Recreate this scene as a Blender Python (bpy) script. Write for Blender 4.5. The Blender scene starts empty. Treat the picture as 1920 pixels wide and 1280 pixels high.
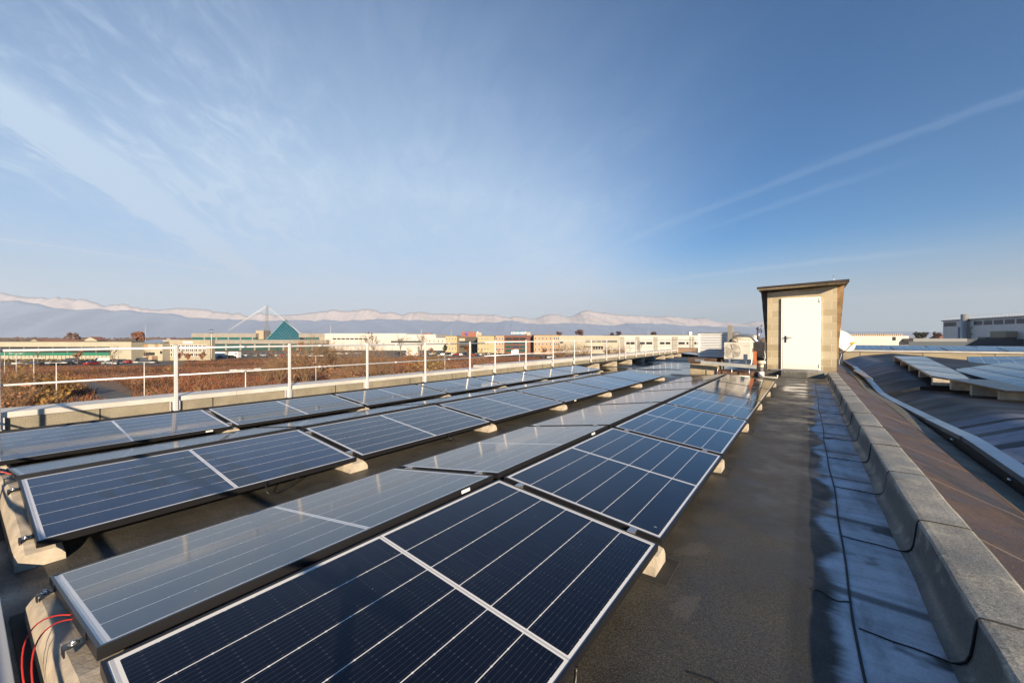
import bpy, bmesh, math, random
import numpy as np
from mathutils import Vector, Matrix
R = math.radians
random.seed(7)
sc = bpy.context.scene
col = sc.collection

# ------------------------------------------------------------------ camera
CAMZ = 1.13
YAW, PITCH, FPX = 0.6292, 0.0082, 760.0
cam_d = bpy.data.cameras.new('camera')
cam_d.sensor_width = 36.0
cam_d.lens = FPX / 1920 * 36
cam_d.clip_start = 0.02
cam_d.clip_end = 60000
cam = bpy.data.objects.new('camera', cam_d)
col.objects.link(cam)
cam.location = (0, 0, CAMZ)
cam.rotation_euler = (math.pi / 2 - PITCH, 0, YAW)
sc.camera = cam

# ------------------------------------------------------------------ sky, sun, exposure
SUN_EL, SUN_ROT = R(18), R(126)
world = bpy.data.worlds.new('World')
sc.world = world
world.use_nodes = True
SKY_STRENGTH = 0.05
SUN_STRENGTH = 5.0
sc.view_settings.view_transform = 'Standard'
sc.view_settings.look = 'None'
sc.view_settings.exposure = 1.1
sc.view_settings.gamma = 1
sc.cycles.use_denoising = True
sc.cycles.max_bounces = 6
sc.cycles.volume_bounces = 1
sc.cycles.transparent_max_bounces = 8


class NT:
    """small helper for building node trees"""
    def __init__(s, tree):
        s.t = tree
    def n(s, typ, **kw):
        nd = s.t.nodes.new(typ)
        for k, v in kw.items():
            if k.startswith('i_'):
                key = k[2:]
                key = int(key) if key.isdigit() else key.replace('_', ' ')
                s.set(nd.inputs[key], v)
            else:
                setattr(nd, k, v)
        return nd
    def set(s, sock, v):
        if isinstance(v, bpy.types.NodeSocket):
            s.t.links.new(v, sock)
        else:
            if hasattr(sock.default_value, '__len__') and not hasattr(v, '__len__'):
                v = (v,) * len(sock.default_value)
            if hasattr(v, '__len__') and len(v) == 3 and len(sock.default_value) == 4:
                v = (*v, 1)
            sock.default_value = v
    def m(s, op, a, b=None, c=None, clamp=False):
        nd = s.t.nodes.new('ShaderNodeMath'); nd.operation = op; nd.use_clamp = clamp
        s.set(nd.inputs[0], a)
        if b is not None: s.set(nd.inputs[1], b)
        if c is not None: s.set(nd.inputs[2], c)
        return nd.outputs[0]
    def mix(s, f, a, b):
        nd = s.t.nodes.new('ShaderNodeMix'); nd.data_type = 'RGBA'
        s.set(nd.inputs[0], f); s.set(nd.inputs[6], a); s.set(nd.inputs[7], b)
        return nd.outputs[2]
    def ramp(s, f, a, b, lo=0.0, hi=1.0, smooth=True):
        nd = s.t.nodes.new('ShaderNodeMapRange'); nd.interpolation_type = 'SMOOTHSTEP' if smooth else 'LINEAR'
        s.set(nd.inputs[0], f); s.set(nd.inputs[1], a); s.set(nd.inputs[2], b); s.set(nd.inputs[3], lo); s.set(nd.inputs[4], hi)
        return nd.outputs[0]
    def noise(s, vec, scale, detail=3, rough=0.5, dist=0.0):
        nd = s.t.nodes.new('ShaderNodeTexNoise')
        if vec is not None: s.t.links.new(vec, nd.inputs['Vector'])
        nd.inputs['Scale'].default_value = scale; nd.inputs['Detail'].default_value = detail
        nd.inputs['Roughness'].default_value = rough; nd.inputs['Distortion'].default_value = dist
        return nd.outputs[0]
    def xyz(s, vec):
        nd = s.t.nodes.new('ShaderNodeSeparateXYZ'); s.t.links.new(vec, nd.inputs[0])
        return nd.outputs
    def comb(s, x, y, z):
        nd = s.t.nodes.new('ShaderNodeCombineXYZ')
        s.set(nd.inputs[0], x); s.set(nd.inputs[1], y); s.set(nd.inputs[2], z)
        return nd.outputs[0]


def build_world():
    t = NT(world.node_tree)
    bg = world.node_tree.nodes['Background']
    sky = t.n('ShaderNodeTexSky', sky_type='NISHITA', sun_disc=False, sun_elevation=SUN_EL, sun_rotation=SUN_ROT,
              altitude=250, air_density=1.0, dust_density=0.4, ozone_density=1.5)
    tc = t.n('ShaderNodeTexCoord')
    d = t.xyz(tc.outputs['Generated'])
    z = t.m('MAXIMUM', d[2], 0.0)
    zz = t.m('ADD', z, 0.10)
    px, py = t.m('DIVIDE', d[0], zz), t.m('DIVIDE', d[1], zz)
    # high cloud plane, axes turned along the wind
    ang = R(52)
    ca, sa = math.cos(ang), math.sin(ang)
    al = t.m('ADD', t.m('MULTIPLY', px, -sa), t.m('MULTIPLY', py, ca))       # along the streaks
    ac = t.m('ADD', t.m('MULTIPLY', px, ca), t.m('MULTIPLY', py, sa))        # across
    v1 = t.comb(t.m('MULTIPLY', al, 0.22), ac, 0.0)
    v2 = t.comb(t.m('MULTIPLY', al, 0.6), t.m('MULTIPLY', ac, 2.2), 3.0)
    n1 = t.noise(v1, 0.55, 5, 0.55, 0.6)
    n2 = t.noise(v2, 1.3, 6, 0.6, 0.8)
    n3 = t.noise(t.comb(t.m('MULTIPLY', al, 1.1), t.m('MULTIPLY', ac, 3.0), 7.0), 2.6, 8, 0.66, 1.2)
    band = t.ramp(n1, 0.42, 0.70)
    side = t.ramp(t.m('SUBTRACT', ac, t.m('MULTIPLY', al, 0.65)), -1.0, 0.8, 1.0, 0.0)
    veil = t.m('MULTIPLY', side, t.ramp(al, 0.5, 2.2, 0.0, 0.92, False))
    veil = t.m('MULTIPLY', veil, t.ramp(n1, 0.25, 0.75, 0.86, 1.12, False))
    veil = t.m('MULTIPLY', veil, t.ramp(n3, 0.25, 0.78, 0.88, 1.13, False))
    veil = t.m('MULTIPLY', veil, t.ramp(ac, -1.9, -0.3, 0.74, 1.0))
    wisp = t.m('MULTIPLY', band, t.ramp(n3, 0.42, 0.80, 0.0, 1.0))
    cl = t.m('ADD', t.m('MULTIPLY', wisp, t.m('MULTIPLY', t.m('ADD', side, 0.20), 0.24)), veil)
    # two condensation trails, lines on the same plane
    def trail(c0, k, w, a0, a1, s):
        off = t.m('SUBTRACT', ac, t.m('ADD', t.m('MULTIPLY', al, k), c0))
        off = t.m('ADD', off, t.m('MULTIPLY', t.m('SUBTRACT', n3, 0.5), w * 2.2))
        l = t.m('SUBTRACT', 1.0, t.ramp(t.m('ABSOLUTE', off), w * 0.2, w))
        e = t.m('MULTIPLY', t.ramp(al, a0, a0 + 0.6), t.ramp(al, a1 - 1.2, a1, 1.0, 0.0))
        return t.m('MULTIPLY', t.m('MULTIPLY', l, e), s)
    cl = t.m('ADD', cl, trail(-1.22, -0.01, 0.17, 0.6, 4.6, 0.42))
    cl = t.m('ADD', cl, trail(-5.77, 1.08, 0.065, 2.0, 5.9, 0.40))
    cl = t.m('ADD', cl, trail(2.07, -0.19, 0.06, 0.1, 3.0, 0.09))
    cl = t.m('ADD', cl, trail(2.28, -0.16, 0.06, 1.0, 2.8, 0.08))
    cl = t.m('ADD', cl, trail(4.66, -0.61, 0.14, 1.6, 4.8, 0.20))
    cl = t.m('MINIMUM', cl, 1.0)
    cloudcol = (5.0, 6.35, 8.1)
    tint = t.n('ShaderNodeVectorMath', operation='MULTIPLY')
    t.t.links.new(sky.outputs[0], tint.inputs[0]); tint.inputs[1].default_value = (.23, .73, 1.16)
    c = t.mix(cl, tint.outputs[0], cloudcol)
    # ground haze seen at the rim of the sky, whiter to the west
    rim = t.mix(t.ramp(ac, 0.5, 5.0), (5.9, 6.2, 6.7), (3.4, 3.55, 3.9))
    c = t.mix(t.ramp(z, 0.03, 0.22, 0.90, 0.0), c, rim)
    t.set(bg.inputs[0], c)
    bg.inputs[1].default_value = SKY_STRENGTH
build_world()

sun_d = bpy.data.lights.new('sun', 'SUN')
sun_d.energy = SUN_STRENGTH
sun_d.angle = R(0.5)
sun_d.color = (1.0, 0.80, 0.56)
sun = bpy.data.objects.new('sun', sun_d)
col.objects.link(sun)
sdir = Vector((math.sin(SUN_ROT) * math.cos(SUN_EL), math.cos(SUN_ROT) * math.cos(SUN_EL), math.sin(SUN_EL)))
sun.rotation_euler = sdir.to_track_quat('Z', 'Y').to_euler()
sun.location = (20, -20, 30)

# ------------------------------------------------------------------ mesh helpers
class MB:
    def __init__(s):
        s.v, s.f, s.m, s.sm = [], [], [], []
    def add(s, vs, fs, mi=0, smooth=False):
        b = len(s.v); s.v += [tuple(p) for p in vs]
        for f in fs:
            s.f.append(tuple(i + b for i in f)); s.m.append(mi); s.sm.append(smooth)
    def quad(s, a, b, c, d, mi=0): s.add([a, b, c, d], [(0, 1, 2, 3)], mi)
    def box(s, x0, x1, y0, y1, z0, z1, mi=0):
        s.add([(x0,y0,z0),(x1,y0,z0),(x1,y1,z0),(x0,y1,z0),(x0,y0,z1),(x1,y0,z1),(x1,y1,z1),(x0,y1,z1)],
              [(0,3,2,1),(4,5,6,7),(0,1,5,4),(1,2,6,5),(2,3,7,6),(3,0,4,7)], mi)
    def hexa(s, bot, top, mi=0):
        s.add(list(bot) + list(top), [(0,3,2,1),(4,5,6,7),(0,1,5,4),(1,2,6,5),(2,3,7,6),(3,0,4,7)], mi)
    def tube(s, pts, r, n=8, mi=0, cap=True):
        pts = [Vector(p) for p in pts]; rings = []
        rr = r if hasattr(r, '__len__') else [r] * len(pts)
        up = None
        for i, p in enumerate(pts):
            d = (pts[min(i+1, len(pts)-1)] - pts[max(i-1, 0)])
            d = d.normalized() if d.length > 1e-9 else Vector((0,0,1))
            if up is None: up = Vector((0,0,1)) if abs(d.z) < .9 else Vector((1,0,0))
            a = d.cross(up).normalized(); b = a.cross(d).normalized(); up = b
            rings.append([p + a*math.cos(2*math.pi*k/n)*rr[i] + b*math.sin(2*math.pi*k/n)*rr[i] for k in range(n)])
        vs = [q for ring in rings for q in ring]; fs = []
        for i in range(len(pts)-1):
            for k in range(n):
                fs.append((i*n+k, i*n+(k+1)%n, (i+1)*n+(k+1)%n, (i+1)*n+k))
        s.add(vs, fs, mi, True)
        if cap:
            b = len(s.v) - len(vs)
            s.f.append(tuple(b+k for k in range(n))[::-1]); s.m.append(mi); s.sm.append(False)
            s.f.append(tuple(b+(len(pts)-1)*n+k for k in range(n))); s.m.append(mi); s.sm.append(False)
    def prism(s, prof, y0, y1, mi=0, axis='y'):
        n = len(prof)
        def P(a, b, t):
            return (a, t, b) if axis == 'y' else ((t, a, b) if axis == 'x' else (a, b, t))
        vs = [P(a, b, y0) for a, b in prof] + [P(a, b, y1) for a, b in prof]
        fs = [tuple(range(n)), tuple(range(2*n-1, n-1, -1))] + [(i, i+n, (i+1)%n+n, (i+1)%n) for i in range(n)]
        s.add(vs, fs, mi)
    def lathe(s, prof, c, n=16, mi=0, axis=(0,0,1), smooth=True):
        ax = Vector(axis).normalized(); q = Vector((0,0,1)).rotation_difference(ax); c = Vector(c)
        vs = []
        for r, h in prof:
            for k in range(n):
                vs.append(c + q @ Vector((r*math.cos(2*math.pi*k/n), r*math.sin(2*math.pi*k/n), h)))
        fs = []
        for i in range(len(prof)-1):
            for k in range(n):
                fs.append((i*n+k, i*n+(k+1)%n, (i+1)*n+(k+1)%n, (i+1)*n+k))
        s.add(vs, fs, mi, smooth)

def obj(name, mb, mats, parent=None, loc=None, fixn=True, bevel=0):
    me = bpy.data.meshes.new(name)
    me.from_pydata(mb.v, [], mb.f)
    if not isinstance(mats, (list, tuple)): mats = [mats]
    for m in mats: me.materials.append(m)
    me.polygons.foreach_set('material_index', mb.m)
    me.polygons.foreach_set('use_smooth', mb.sm)
    if fixn and len(mb.f) < 20000:
        bm = bmesh.new(); bm.from_mesh(me); bmesh.ops.recalc_face_normals(bm, faces=bm.faces)
        if bevel:
            bmesh.ops.bevel(bm, geom=bm.edges[:], offset=bevel, segments=2, affect='EDGES', profile=0.5)
        bm.to_mesh(me); bm.free()
    me.update()
    o = bpy.data.objects.new(name, me)
    col.objects.link(o)
    if parent: o.parent = parent
    if loc: o.location = loc
    return o
def tag(o, label=None, cat=None, group=None, kind=None):
    if label: o['label'] = label
    if cat: o['category'] = cat
    if group: o['group'] = group
    if kind: o['kind'] = kind
    return o
def empty(name, loc, rz=0, rot=None):
    o = bpy.data.objects.new(name, None); col.objects.link(o)
    o.location = loc; o.rotation_euler = rot or (0, 0, rz); o.empty_display_size = .2
    return o
def copy_tree(o, parent=None):
    c = o.copy(); col.objects.link(c)
    if parent: c.parent = parent
    for ch in o.children: copy_tree(ch, c)
    return c
ORD = ['first','second','third','fourth','fifth','sixth','seventh','eighth','ninth','tenth','eleventh','twelfth','thirteenth',
       'fourteenth','fifteenth','sixteenth','seventeenth','eighteenth','nineteenth','twentieth']

# ------------------------------------------------------------------ materials
MATS = {}
def mat(name, color, rough=0.6, metal=0.0, spec=0.5, noise=None, bump=None):
    """plain Principled with optional procedural colour variation and bump (object coordinates)"""
    if name in MATS: return MATS[name]
    m = bpy.data.materials.new(name); m.use_nodes = True
    t = NT(m.node_tree); b = m.node_tree.nodes['Principled BSDF']
    b.inputs['Roughness'].default_value = rough; b.inputs['Metallic'].default_value = metal
    b.inputs['Specular IOR Level'].default_value = spec
    tc = t.n('ShaderNodeTexCoord')
    if noise:
        sc_, amt = noise
        n = t.noise(tc.outputs['Object'], sc_, 5, 0.6)
        f = t.ramp(n, 0.3, 0.7)
        c = t.mix(f, tuple(x*(1-amt) for x in color), tuple(min(1, x*(1+amt)) for x in color))
        t.set(b.inputs['Base Color'], c)
    else:
        b.inputs['Base Color'].default_value = (*color, 1)
    if bump:
        bs, bd = bump
        bp = t.n('ShaderNodeBump'); bp.inputs['Strength'].default_value = 0.6; bp.inputs['Distance'].default_value = bd
        t.set(bp.inputs['Height'], t.noise(tc.outputs['Object'], bs, 4, 0.6))
        t.set(b.inputs['Normal'], bp.outputs[0])
    MATS[name] = m
    return m

M_black = mat('black_anodised', (.012,.012,.014), .35, 0.0)
M_frameedge = mat('frame_edge', (.03,.03,.033), .3, 0.6)
M_galv = mat('galvanised_steel', (.55,.56,.57), .38, 0.85, noise=(6,.15))
M_rail = mat('rail_aluminium', (.62,.62,.63), .36, 0.35, noise=(3,.06))
M_white = mat('white_paint', (.80,.80,.78), .45, noise=(2,.04))
M_conc = mat('block_concrete', (.40,.35,.28), .85, noise=(9,.22), bump=(60,.004))
M_capm = mat('cap_metal', (.50,.48,.45), .42, 0.1, noise=(3,.10))
M_cable = mat('black_cable', (.012,.012,.012), .4)
M_red = mat('red_cable', (.42,.025,.02), .45)
M_sticker = mat('label_paper', (.7,.7,.68), .6)
M_bolt = mat('bolt_steel', (.6,.58,.55), .25, 0.9)
M_rubber = mat('rubber_mat', (.02,.019,.018), .8)

def cells_material(W, P):
    m = bpy.data.materials.new('solar_cells'); m.use_nodes = True
    t = NT(m.node_tree); b = m.node_tree.nodes['Principled BSDF']
    tc = t.n('ShaderNodeTexCoord'); x, y, _ = t.xyz(tc.outputs['Object'])
    mx, my, mid = .024, .034, .011
    cw = (W - 2*mx) / 6
    xs = t.m('DIVIDE', t.m('SUBTRACT', x, mx), cw)
    fx = t.m('FRACT', t.m('ADD', xs, 10.0))
    dx = t.m('MULTIPLY', t.m('MINIMUM', fx, t.m('SUBTRACT', 1.0, fx)), cw)      # metres to the column line
    yc = t.m('ABSOLUTE', t.m('SUBTRACT', y, P/2))                               # from the middle line
    ch = (P/2 - my - mid) / 10
    ys = t.m('DIVIDE', t.m('SUBTRACT', yc, mid), ch)
    fy = t.m('FRACT', t.m('ADD', ys, 10.0))
    dy = t.m('MULTIPLY', t.m('MINIMUM', fy, t.m('SUBTRACT', 1.0, fy)), ch)
    inside_x = t.m('MULTIPLY', t.m('GREATER_THAN', x, mx), t.m('LESS_THAN', x, W-mx))
    inside_y = t.m('MULTIPLY', t.m('GREATER_THAN', yc, mid), t.m('LESS_THAN', yc, P/2-my))
    inside = t.m('MULTIPLY', inside_x, inside_y)
    tick = t.m('MULTIPLY', t.m('LESS_THAN', dy, .003), .0012)
    colline = t.m('LESS_THAN', dx, t.m('ADD', .0017, tick))
    # fine solder wires, nine a cell, and the dotted pads that cross them
    fw = t.m('FRACT', t.m('MULTIPLY', fx, 9.0))
    wire = t.m('LESS_THAN', t.m('ABSOLUTE', t.m('SUBTRACT', fw, 0.5)), 0.045)
    py_ = fy
    pad = t.m('MULTIPLY', t.m('LESS_THAN', t.m('ABSOLUTE', t.m('SUBTRACT', py_, .5)), .04), t.m('LESS_THAN', t.m('ABSOLUTE', t.m('SUBTRACT', fw, .5)), .16))
    rowgap = t.m('LESS_THAN', dy, .0007)
    oi = t.n('ShaderNodeObjectInfo')
    n = t.noise(tc.outputs['Object'], 2.2, 2)
    cellc = t.mix(t.ramp(n, .3, .7), (.0022,.0027,.0055), (.0034,.0042,.0085))
    cc = t.mix(t.m('MULTIPLY', wire, .07), cellc, (.30,.32,.36))
    cc = t.mix(t.m('MULTIPLY', pad, .045), cc, (.4,.42,.46))
    cc = t.mix(t.m('MULTIPLY', rowgap, .15), cc, (.05,.06,.09))
    white = t.m('MAXIMUM', colline, t.m('SUBTRACT', 1.0, inside))
    # the middle and end strips carry the silver bus ribbons
    rib = t.m('LESS_THAN', t.m('ABSOLUTE', t.m('SUBTRACT', yc, P/2 - .020)), .0045)
    rib2 = t.m('LESS_THAN', yc, .0035)
    whitec = t.mix(t.m('MAXIMUM', rib, rib2), (.66,.66,.65), (.40,.42,.45))
    c = t.mix(white, cc, whitec)
    # dew and dust film
    rnd = t.comb(oi.outputs['Random'], t.m('MULTIPLY', oi.outputs['Random'], 7.3), 0.0)
    va = t.n('ShaderNodeVectorMath', operation='MULTIPLY_ADD')
    t.set(va.inputs[0], rnd); va.inputs[1].default_value = (40, 40, 40); t.t.links.new(tc.outputs['Object'], va.inputs[2])
    dust = t.ramp(t.noise(va.outputs[0], 3.5, 6, .65), .52, .8, 0, .014)
    c = t.mix(dust, c, (.35,.33,.30))
    spl = t.ramp(t.noise(va.outputs[0], 11, 4, .6, .5), .735, .755, 0, .55)
    c = t.mix(spl, c, (.55,.54,.50))
    t.set(b.inputs['Base Color'], c)
    t.set(b.inputs['Roughness'], t.m('ADD', .085, t.m('MULTIPLY', dust, 4.0)))
    b.inputs['IOR'].default_value = 1.68
    b.inputs['Coat Weight'].default_value = .42; b.inputs['Coat IOR'].default_value = 1.5; b.inputs['Coat Roughness'].default_value = .07
    b.inputs['Specular IOR Level'].default_value = 0.3
    b.inputs['Specular Tint'].default_value = (.34, .45, .70, 1)
    bp = t.n('ShaderNodeBump'); bp.inputs['Strength'].default_value = .05; bp.inputs['Distance'].default_value = .01
    t.set(bp.inputs['Height'], t.noise(va.outputs[0], 1.2, 2)); t.set(b.inputs['Normal'], bp.outputs[0])
    return m, t, b, c, va.outputs[0], (x, y, xs, ys)

PW, PL, GAP = .98, 1.762, .050
M_cells = cells_material(PW, PL)[0]
# the same laminate with cells that melted free of dew in blotches that step with the cells
def wet_cells():
    m, t, b, c, vec, (x, y, xs, ys) = cells_material(PW, PL)
    m.name = 'solar_cells_dew'
    cx = t.m('FLOOR', xs); cy = t.m('FLOOR', t.m('DIVIDE', y, .087))
    cellv = t.comb(t.m('MULTIPLY', cx, .163), t.m('MULTIPLY', cy, .087), 0.0)
    jit = t.noise(cellv, 9.0, 1)
    wn = t.noise(t.comb(x, y, 0.0), 2.6, 3, .55, .4)
    # blotch runs diagonally near the middle of the laminate
    dg = t.m('ABSOLUTE', t.m('SUBTRACT', t.m('SUBTRACT', y, t.m('MULTIPLY', x, .42)), .55))
    k = t.m('ADD', t.m('MULTIPLY', t.m('SUBTRACT', jit, .5), 1.3), t.m('MULTIPLY', t.m('SUBTRACT', wn, .5), 1.2))
    bl = t.m('LESS_THAN', t.m('ADD', dg, k), .17)
    film = t.mix(.15, c, (.035,.085,.27))
    fin = t.mix(bl, film, c)
    t.set(b.inputs['Base Color'], fin)
    return m
M_cells_dew = wet_cells()

def panel_proto(dew=False):
    root = empty('solar_panel', (0,0,0))
    f = MB(); h, l, w = .035, .010, .0018
    def bar(x0,x1,y0,y1): f.box(x0,x1,y0,y1,-h,0)
    bar(0,PW,0,l); bar(0,PW,PL-l,PL); bar(0,l,l,PL-l); bar(PW-l,PW,l,PL-l)
    obj('frame', f, M_black, root)
    g = MB(); g.quad((l,l,-.0025),(PW-l,l,-.0025),(PW-l,PL-l,-.0025),(l,PL-l,-.0025))
    g.quad((l,l,-.008),(l,PL-l,-.008),(PW-l,PL-l,-.008),(PW-l,l,-.008), 1)
    obj('cell_sheet', g, [M_cells_dew if dew else M_cells, M_white], root, fixn=False)
    return root
PROTO = panel_proto(); PROTO_DEW = panel_proto(True)
used_proto = {}
def place_panel(proto, loc, tilt, flip, label, group, rot=None):
    if used_proto.get(proto.name): o = copy_tree(proto)
    else: o = proto; used_proto[proto.name] = True
    o.location = loc
    o.rotation_euler = rot or (0, tilt, math.pi if flip else 0)
    tag(o, label, 'solar panel', group)
    return o
def clamp_at(parent, x, y, side=-1):
    """end clamp with its bolt on the short edge of a panel, a part of that panel"""
    c = MB(); s = side
    c.box(x-.02, x+.02, y+s*.045 if s<0 else y, y if s<0 else y+s*.045, -.022, -.018)
    c.box(x-.02, x+.02, y-.0005+s*.003, y+s*.0005+.0035*s, -.022, .003)
    c.box(x-.02, x+.02, y+s*.049 if s<0 else y+s*.045, y+s*.045 if s<0 else y+s*.049, -.042, -.018)
    o = obj('clamp', c, M_black, parent)
    bt = MB(); bt.lathe([(0,.010),(.006,.009),(.008,.004),(.008,0),(.014,0),(.014,-.002),(0,-.002)], (x, y+s*.026, -.016), 10)
    obj('bolt', bt, M_bolt, o)

ROWZ = lambda z: z + CAMZ
XC, ZC, YC, TR, TL = -1.5463, ROWZ(-.8766), .2259, .1152, .1386
XB, ZB, YB, TB = -4.0511, ROWZ(-.8964), .2294, .1122
XA, ZA, YA, TA = -6.5596, ROWZ(-.9555), .1895, .1023
DX, DZ = .049, .014
STEP = PL + GAP
def roof_z(x):
    return 0.0 if x > -3.2 else max(-.07, (x + 3.2) * .02)
near_far = lambda i, n: ORD[i] + ' from near end'
PANELS = {}
for nm, x0, z0, y0, tilt, n, desc in (('C', XC, ZC, YC, TR, 6, 'sloping to the walkway'),
                                       ('B', XB, ZB, YB, TB, 6, 'facing right in middle row'),
                                       ('A', XA, ZA, YA, TA, 7, 'facing right in guardrail row')):
    for i in range(n):
        dew = nm in 'AB' and i == 0
        o = place_panel(PROTO_DEW if dew else PROTO, (x0, y0 + i*STEP, z0), tilt, False,
            'dark blue solar panel %s, %s%s' % (desc, near_far(i, n), ', blotched by dew' if dew else ''), 'solar panels on the near flat roof')
        PANELS[nm, 'R', i] = o
for nm, x0, z0, y0, idx, desc in (('C', XC, ZC, YC, range(6), 'mirroring pale sky, left slope of walkway row'),
                                   ('B', XB, ZB, YB, range(6), 'on the barely seen left slope of middle row'),
                                   ('A', XA, ZA, YA, range(0, 18), 'facing the guardrail, seen from behind')):
    for i in idx:
        o = place_panel(PROTO, (x0 - DX, y0 + i*STEP + PL, z0 + DZ), TL, True,
            'solar panel %s, %s' % (desc, near_far(i, 20)), 'solar panels on the near flat roof')
        PANELS[nm, 'L', i] = o
for i in range(15, 18):
    o = place_panel(PROTO, (XA, YA + i*STEP, ZA), TA, False, 'solar panel at far end of guardrail row facing right, %s one' % ORD[i-15], 'solar panels on the near flat roof')
# clamps seen at the near ends, name stickers on some frames
for nm in 'CB':
    for sd in 'RL':
        p = PANELS[nm, sd, 0]
        for x in ((.16, .82) if sd == 'L' else ((.12, .86) if nm == 'B' else (.5,))):
            if nm == 'C' and sd == 'R': continue
            clamp_at(p, x, 0 if sd == 'R' else PL, -1 if sd == 'R' else 1)
for key, yy in ((('C','L',0), .22), (('C','L',1), .30), (('A','R',0), 1.5), (('B','R',3), .3)):
    p = PANELS[key]; s = MB()
    if key[1] == 'L': s.box(-.0012, -.0002, yy, yy+.07, -.028, -.010)
    else: s.box(PW+.0002, PW+.0012, yy, yy+.07, -.028, -.010)
    obj('sticker', s, M_sticker, p)
# little mid clamps between neighbouring panels
mc = None
for nm, sd, n in (('C','R',5), ('C','L',5), ('B','R',5), ('A','R',6)):
    for i in range(min(n, 4)):
        p = PANELS[nm, sd, i]
        for x in (.14, .84):
            yq = PL if sd == 'R' else 0
            s_ = 1 if sd == 'R' else -1
            if mc is None:
                c = MB(); c.box(-.018,.018,-.004,GAP+.004,.0005,.004); c.box(-.012,.012,.004,GAP-.004,-.03,.0005)
                mc = obj('mid_clamp', c, M_galv, p); q = mc
            else:
                q = mc.copy(); col.objects.link(q); q.parent = p
            q.location = (x, yq if sd == 'R' else -GAP, 0)

# ------------------------------------------------------------------ ballast blocks
def ballast_proto():
    """cast concrete wedge: tall rounded end under the ridge, low end at the panel's lower edge; local x runs down the slope"""
    L, hw = 1.02, .085
    hx = lambda x: .222 - (.222-.100)*x/L
    m = MB(); n = 13; prof = []
    rings = []
    for i in range(n):
        x = L*i/(n-1)
        taper = 1.0
        e = min(x, L-x)
        tz = hx(x)
        if e < .03: tz -= (.03-e)**2*14
        sad = -.018*math.exp(-((x-L*.5)/.13)**2)                      # hand hold saddle
        w_b, w_t = hw, hw*.80
        rings.append([(x,-w_b,0),(x,-w_b*.97,tz*.55),(x,-w_t,tz+sad-.018),(x,-w_t*.75,tz+sad),(x,w_t*.75,tz+sad),(x,w_t,tz+sad-.018),(x,w_b*.97,tz*.55),(x,w_b,0)])
    k = len(rings[0]); vs = [p for r in rings for p in r]; fs = []
    for i in range(n-1):
        for j in range(k):
            fs.append((i*k+j, i*k+(j+1)%k, (i+1)*k+(j+1)%k, (i+1)*k+j))
    fs.append(tuple(range(k))); fs.append(tuple((n-1)*k+j for j in range(k))[::-1])
    m.add(vs, fs)
    root = obj('ballast_block', m, M_conc)
    md = MB(); md.box(-.02, L+.06, -.12, .12, .001, .008)
    obj('rubber_pad', md, M_rubber, root)
    sl = MB(); sl.box(.40,.41,-.04,.04,.1655,.1672)
    return root
BLK = ballast_proto(); BLK_used = [False]
def block(x, y, z, flip, label):
    if BLK_used[0]: o = copy_tree(BLK)
    else: o = BLK; BLK_used[0] = True
    o.location = (x, y, z); o.rotation_euler = (0, 0, math.pi if flip else 0)
    tag(o, label, 'ballast block', 'concrete ballast blocks under the solar panels')
for nm, x0, y0, nR, desc in (('C', XC, YC, 6, 'walkway row'), ('B', XB, YB, 6, 'middle row'), ('A', XA, YA, 7, 'guardrail row')):
    for i in range(nR+1):
        yy = y0 + i*STEP - GAP/2 + (.04 if i == 0 else (.02 if i == nR else 0))
        end = 'at the near end' if i == 0 else ('at the far end' if i == nR else '%s seam from near end' % ORD[i-1])
        block(x0 - .045, yy, roof_z(x0), False, 'concrete wedge under right slope of %s, %s' % (desc, end))
for nm, x0, y0, nL, desc in (('C', XC, YC, 6, 'walkway row'), ('B', XB, YB, 6, 'middle row'), ('A', XA, YA, 18, 'guardrail row')):
    for i in range(nL+1):
        if nm != 'A' and 0 < i < nL: continue
        if nm == 'A' and 0 < i < 7: continue
        yy = y0 + i*STEP - GAP/2 + (.04 if i == 0 else (.02 if i == nL else 0))
        end = 'at the near end' if i == 0 else ('at the far end' if i == nL else '%s one in the open' % ORD[i-7])
        block(x0 + .035, yy, roof_z(x0), True, 'concrete wedge under left slope of %s, %s' % (desc, end))

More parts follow.
